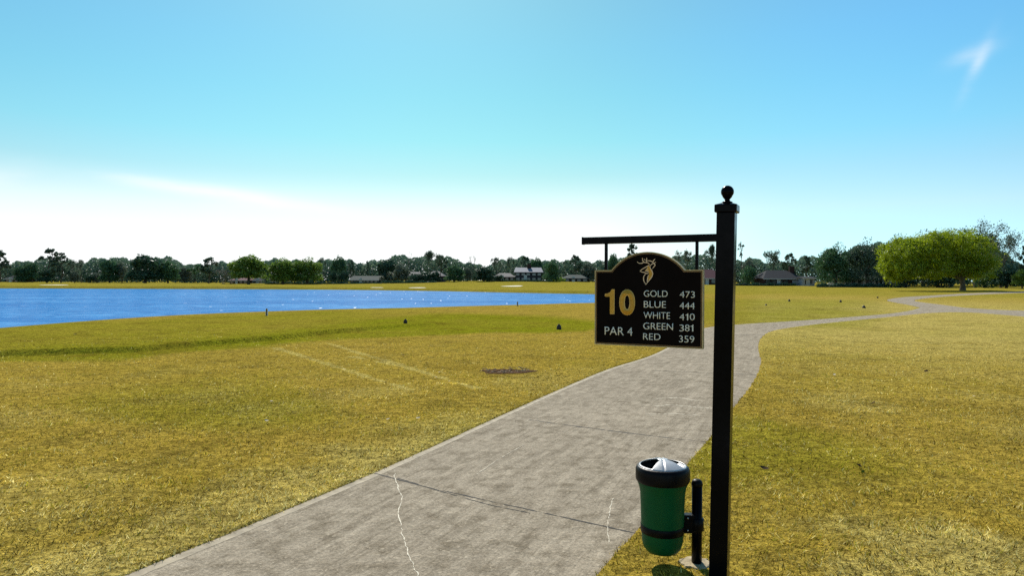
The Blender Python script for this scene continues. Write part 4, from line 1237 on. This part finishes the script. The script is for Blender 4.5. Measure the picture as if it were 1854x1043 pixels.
roof_metal = simple("bright_metal_roof", (0.20, 0.205, 0.24), .7, metal=0.0, var=.1, scale=1.5, spec=0.05)
roof_green = simple("grey_green_shingle", (0.06, 0.075, 0.068), .85, var=.2, scale=3, spec=0.05)
glass = simple("window_glass", (0.03, 0.04, 0.05), .08, spec=.9, var=.1)
dark_frame = simple("dark_frame", (0.05, 0.05, 0.055), .8, var=.1, scale=3, spec=0.05)
def house(px0, px1, d, wall_top, ridge, label, wall_m, roof_m, hip=0.35, windows=6, chimney=None, garage=None, depth=9.0, columns=None, storeys=1, porch=False, base=None, over=0.5, trim_m=None):
    xa_ = at_y(px0, hor(px0), d).x; xb_ = at_y(px1, hor(px1), d).x; w = xb_ - xa_; cx = (xa_ + xb_) / 2
    zg = (Hs(cx, d) if base is None else base) - 0.25
    zw = CAM.z + (hor((px0 + px1) / 2) - wall_top) * d / F - zg; zr = CAM.z + (hor((px0 + px1) / 2) - ridge) * (d + depth / 2) / F - zg
    e = empty("house", (cx, d, zg)); tag(e, label, "house")
    bm = bmesh.new(); box(bm, (0, depth / 2, zw / 2 - .01), (w, depth, zw - .02)); obj("wall", bm, wall_m, e)
    bm = bmesh.new(); hw = w / 2 + over; hx = max(hw - hip * w, 0.4) if hip else hw
    y0, y1, ym = -over, depth + over, depth / 2
    v = [bm.verts.new(p) for p in ((-hw, y0, zw), (hw, y0, zw), (hw, y1, zw), (-hw, y1, zw), (-hx, ym, zr), (hx, ym, zr))]
    for q in ((0, 1, 5, 4), (1, 2, 5), (2, 3, 4, 5), (3, 0, 4), (3, 2, 1, 0)): bm.faces.new([v[i] for i in q])
    rf = obj("roof", bm, roof_m, e)
    bm = bmesh.new(); box(bm, (0, y0 - .06, zw - .10), (2 * hw, .10, .22)); obj("fascia", bm, trim_m or white_trim, e)
    g = random.Random(int(px0))
    for st in range(storeys):
        hh = zw / storeys
        for k in range(windows):
            x = -w / 2 + w * (k + .5) / windows + g.uniform(-.1, .1)
            if garage and garage[0] <= (k + .5) / windows <= garage[1]: continue
            ww, wh = min(1.3, w / windows * .6), min(1.35, hh * .5); zc = st * hh + hh * .55
            bm = bmesh.new(); box(bm, (x, -.02, zc), (ww + .2, .10, wh + .2)); fr = obj("window", bm, dark_frame if wall_m in (dark_wall, brick) else white_trim, e)
            bm = bmesh.new(); box(bm, (x, -.06, zc), (ww, .06, wh)); obj("pane", bm, glass, fr)
    if garage:
        a, b, m_ = garage; bm = bmesh.new(); box(bm, (-w / 2 + w * (a + b) / 2, -.04, zw * .42), (w * (b - a), .12, zw * .8)); obj("garage_door", bm, m_, e)
    bm = bmesh.new(); dx = -w / 2 + w * .38 ; box(bm, (dx, -.05, 1.15), (1.0, .12, 2.1)); obj("door", bm, white_trim, e)
    if chimney is not None:
        bm = bmesh.new(); box(bm, (-w / 2 + w * chimney, ym - .6, zr - .1), (1.3, 1.0, 2.4)); obj("chimney", bm, brick, rf)
    if columns:
        for c in columns:
            x = at_y(c, hor(c), d - 2.2).x - cx
            bm = bmesh.new(); lathe(bm, [(.2, 0), (.2, .15), (.15, .2), (.14, zw - .25), (.2, zw - .2), (.2, zw - .05)], 14)
            bmesh.ops.translate(bm, vec=(x, -2.2, 0), verts=bm.verts); obj("column", bm, white_trim, e, smooth=True)
        bm = bmesh.new(); box(bm, (at_y(sum(columns) / len(columns), 509, d).x - cx, -1.35, zw + .02), ((columns[-1] - columns[0] + 16) * d / F, 2.2, .24)); obj("porch_roof", bm, roof_m, e)
    return e
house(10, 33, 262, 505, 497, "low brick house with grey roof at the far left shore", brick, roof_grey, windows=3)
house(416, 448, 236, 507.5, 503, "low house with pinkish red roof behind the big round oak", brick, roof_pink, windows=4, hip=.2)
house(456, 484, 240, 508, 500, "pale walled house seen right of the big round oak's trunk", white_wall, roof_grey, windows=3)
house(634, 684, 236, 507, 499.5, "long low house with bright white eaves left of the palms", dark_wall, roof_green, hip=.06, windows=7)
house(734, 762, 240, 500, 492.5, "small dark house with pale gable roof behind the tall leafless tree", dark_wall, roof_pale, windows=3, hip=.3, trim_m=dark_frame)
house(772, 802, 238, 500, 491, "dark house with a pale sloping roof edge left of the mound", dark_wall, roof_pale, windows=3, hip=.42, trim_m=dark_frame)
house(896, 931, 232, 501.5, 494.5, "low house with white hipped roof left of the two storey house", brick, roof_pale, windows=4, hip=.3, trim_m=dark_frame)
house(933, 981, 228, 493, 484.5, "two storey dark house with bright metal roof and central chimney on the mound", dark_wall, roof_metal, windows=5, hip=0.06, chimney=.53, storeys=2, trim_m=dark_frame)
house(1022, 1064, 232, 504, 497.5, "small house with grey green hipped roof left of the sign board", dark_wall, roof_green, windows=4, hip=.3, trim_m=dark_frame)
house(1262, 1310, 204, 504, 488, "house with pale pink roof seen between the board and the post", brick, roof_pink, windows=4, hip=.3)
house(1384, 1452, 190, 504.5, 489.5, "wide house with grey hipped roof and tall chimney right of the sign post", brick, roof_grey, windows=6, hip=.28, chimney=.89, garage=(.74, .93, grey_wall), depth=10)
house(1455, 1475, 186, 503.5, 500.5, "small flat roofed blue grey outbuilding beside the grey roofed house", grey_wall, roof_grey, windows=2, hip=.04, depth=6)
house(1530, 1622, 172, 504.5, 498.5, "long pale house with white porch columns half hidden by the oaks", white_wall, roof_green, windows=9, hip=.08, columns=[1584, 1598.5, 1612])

def hedge(px0, px1, d, top, label, mat=leaf_lit):
    a = at_y(px0, hor(px0), d).x; b = at_y(px1, hor(px1), d).x; g = np.random.default_rng(int(px0)); n = int(140 * (b - a))
    zg = Hs((a + b) / 2, d); zt = CAM.z + (hor((px0 + px1) / 2) - top) * d / F
    x = g.uniform(a, b, n); y = d + g.uniform(-.8, .8, n); z = zg + (zt - zg) * g.uniform(0, 1, n) * (.8 + .2 * np.sin(x * 1.7))
    P = np.stack([x, y, z], -1); V, C = cards(P, np.tile((0, -1, .5), (n, 1)), .45, .5 + g.normal(0, .2, n), g)
    o = mesh_np("hedge", V, np.arange(len(V)).reshape(-1, 4), 4, mat, colors=C); tag(o, label, "hedge", "hedges in front of the far houses")
hedge(996, 1024, 224, 502, "bright green hedge between the two storey house and the green roofed house")
hedge(1300, 1440, 188, 512, "low dark hedge along the lawn before the grey roofed house", leaf_dark)
hedge(690, 790, 216, 508, "low dark hedge along the lawn below the palms and gabled roofs", leaf_dark)
hedge(880, 1000, 214, 507, "low dark hedge along the top of the mound before the white roofed houses", leaf_dark)
hedge(1480, 1640, 164, 513, "low dark hedge along the lawn below the oaks and white columns", leaf_dark)
hedge(480, 690, 220, 511, "long low dark hedge behind the far lawn from the sunlit oaks to the palms", leaf_dark)

# ------------------------------------------------------------------ sand bunkers on the far side
from mathutils.bvhtree import BVHTree
sand = simple("bunker_sand", (0.72, 0.66, 0.54), .95, var=.1, scale=3)
def bunker(px, d, hw, depth, seed):
    x0 = at_y(px, hor(px), d).x; g = random.Random(seed); bm = bmesh.new(); rings = []
    ph = [g.uniform(0, 6.28) for _ in range(3)]
    for i in range(9):
        t = i / 8; ring = []
        for k in range(48):
            a = 2 * math.pi * k / 48; m_ = 1 + .14 * math.sin(2 * a + ph[0]) + .12 * math.sin(3 * a + ph[1]) + .06 * math.sin(5 * a + ph[2])
            x = x0 + math.cos(a) * hw * m_ * t; y = d + math.sin(a) * depth * m_ * t
            ring.append(bm.verts.new((x, y, Hs(x, y) + .10 - .08 * t ** 6)))
            if i == 0: break
        rings.append(ring)
    for k in range(48): bm.faces.new((rings[0][0], rings[1][k], rings[1][(k + 1) % 48]))
    for i in range(1, 8):
        for k in range(48): bm.faces.new((rings[i][k], rings[i + 1][k], rings[i + 1][(k + 1) % 48], rings[i][(k + 1) % 48]))
    tag(obj("sand_bunker", bm, sand, smooth=True), kind="structure")
bunker(928, 150, 2.1, 3.6, 1); bunker(754, 136, 1.6, 3.0, 2); bunker(684, 139, 1.1, 2.4, 3); bunker(96, 168, 2.3, 4.5, 4)

# ------------------------------------------------------------------ tee markers, stakes, hollow, leaves
marker_m = simple("marker_dark", (0.030, 0.018, 0.012), .6, var=.4, scale=12)
def marker_proto():
    e = empty("tee_marker"); bm = bmesh.new()
    lathe(bm, [(.052, 0), (.066, .02), (.070, .055), (.058, .095), (.036, .125), (.018, .142), (.010, .158), (.002, .166)], 18)
    obj("knob", bm, marker_m, e, smooth=True)
    bm = bmesh.new(); lathe(bm, [(.074, -.03), (.074, .010), (.060, .018)], 18); obj("base", bm, black_paint, e, smooth=True)
    return e
mk = marker_proto()
MARK = [(734, 585.5, 1.0, "dark tee marker on the green tee strip midway between lake stake and sign"), (1012, 596.5, 1.15, "dark tee marker nearest the left edge of the sign board"),
        (1387, 556.5, 1.3, "left one of the two nearer tee markers right of the sign post"), (1429, 546, 1.1, "leftmost of the farther tee markers, right of the sign post"),
        (1522, 547.5, 1.1, "middle one of the farther tee markers right of the sign post"), (1564, 560, 1.45, "dark tee marker closest to the path edge right of the sign post"),
        (1589, 540, 1.1, "farthest tee marker just left of the path's hairpin tip")]
def ground_hit(px, py):
    p = at(px, py)
    for _ in range(12): p = at(px, py, Hs(p.x, p.y))
    return p
for i, (px, py, s, lab) in enumerate(MARK):
    if i == 0: e = mk
    else:
        e = mk.copy(); COL.objects.link(e)
        for ch in mk.children:
            c = ch.copy(); COL.objects.link(c); c.parent = e
    p = ground_hit(px, py); e.location = (p.x, p.y, p.z); e.scale = (s, s, s); tag(e, lab, "tee marker", "dark tee markers on the grass")
stake_w = simple("stake_white", (0.75, 0.76, 0.78), .6, var=.08, scale=20)
def stake(px, py, top, label, hw):
    p = ground_hit(px, py); h = (py - top) * p.y / F
    e = empty("lake_stake", p); tag(e, label, "stake", "stakes along the lake edge")
    bm = bmesh.new(); box(bm, (0, 0, h / 2 - .05), (hw, hw, h + .1), bevel=.004); obj("stake_core", bm, marker_m, e)
    for s in (-1, 1):
        bm = bmesh.new(); box(bm, (s * (hw / 2 + .011), 0, h / 2 - .05), (.020, hw * .9, h + .06), bevel=.003); obj("side_strip", bm, stake_w, e)
stake(483, 571.5, 558.5, "short white sided dark stake at the near lake edge left of centre", .045)
stake(937, 554, 546, "short stake at the near lake edge left of the sign board", .05)

soil = simple("bare_soil", (0.10, 0.052, 0.022), .95, var=.5, scale=18, bump=.8, spec=0.02)
bm = bmesh.new(); rings = []
for i in range(7):
    t = i / 6; ring = []
    for k in range(40):
        a = 2 * math.pi * k / 40; m_ = 1 + .10 * math.sin(3 * a + 1) + .08 * math.sin(5 * a)
        x = PIT.x + .47 * m_ * t * math.cos(a); y = PIT.y + .30 * m_ * t * math.sin(a)
        ring.append(bm.verts.new((x, y, Hs(x, y) + .012 - .006 * t)))
        if i == 0: break
    rings.append(ring)
for k in range(40): bm.faces.new((rings[0][0], rings[1][k], rings[1][(k + 1) % 40]))
for i in range(1, 6):
    for k in range(40): bm.faces.new((rings[i][k], rings[i + 1][k], rings[i + 1][(k + 1) % 40], rings[i][(k + 1) % 40]))
tag(obj("bare_soil", bm, soil, smooth=True), kind="structure")
def chips():
    g = np.random.default_rng(19); V, Q = [], []
    for i in range(46):
        a = g.uniform(0, 6.28); t = math.sqrt(g.uniform(0, 1)); x = PIT.x + .42 * t * math.cos(a); y = PIT.y + .26 * t * math.sin(a); th = g.uniform(0, 6.28); L_ = g.uniform(.03, .13); z = Hs(x, y) + g.uniform(.018, .045)
        dx, dy = math.cos(th) * L_ / 2, math.sin(th) * L_ / 2
        tube(V, Q, [(x - dx, y - dy, z), (x, y, z + g.uniform(0, .012)), (x + dx, y + dy, z + g.uniform(-.005, .02))], [.004, .008, .003], 4)
    o = mesh_np("wood_chips", np.array(V), np.array(Q), 4, simple("wood_chip", (.34, .25, .17), .9, var=.4, scale=30, spec=0.04))
    tag(o, "scattered pale twigs and chips lying in the bare soil hollow", "wood chips", kind="stuff")
chips()
def leaf_proto(mat, name="fallen_leaf"):
    V = []; F_ = []
    n = 7
    for i in range(n + 1):
        t = i / n; w = .5 * math.sin(math.pi * t) ** .8 * .55; x = (t - .5); z = .28 * (t - .5) ** 2 * 2
        V += [(x, -w, z + .16 * w), (x, 0, z), (x, w, z + .22 * w)]
    for i in range(n):
        for j in (0, 1): F_.append((3 * i + j, 3 * i + j + 1, 3 * i + 4 + j, 3 * i + 3 + j))
    return mesh_np(name, np.array(V), np.array(F_), 4, mat, smooth=True)
pale_leaf = leaf_proto(simple("dry_leaf_pale", (.62, .50, .33), .8, var=.25, scale=5, spec=0.04))
dark_leaf = leaf_proto(simple("dry_leaf_dark", (.06, .038, .02), .85, var=.3, scale=5, spec=0.04))
PL = [(697, 627), (730, 646), (796, 677), (788, 687), (813, 695), (757, 762), (703, 764), (483, 767), (492, 731), (1511, 682), (1765, 722), (623, 672)]
DL = [(1384, 855), (1555, 851), (1580, 735), (1676, 676), (772, 661), (136, 608)]
lrng = random.Random(3)
for proto, spots, lab, grp, sz in ((pale_leaf, PL, "small pale curled dry leaf lying on the tan turf", "pale fallen leaves on the turf", .052), (dark_leaf, DL, "small dark brown curled leaf lying on the turf", "dark fallen leaves on the turf", .075)):
    for i, (px, py) in enumerate(spots):
        o = proto if i == 0 else proto.copy()
        if i: COL.objects.link(o)
        p = ground_hit(px, py); k = sz * lrng.uniform(.8, 1.25) * (1 + max(0, p.y - 8) * .05)
        o.location = (p.x, p.y, p.z + .03); o.scale = (k, k, k * 1.2); o.rotation_euler = (lrng.uniform(-.4, .4), lrng.uniform(-.4, .4), lrng.uniform(0, 6.28))
        tag(o, lab, "leaf", grp)
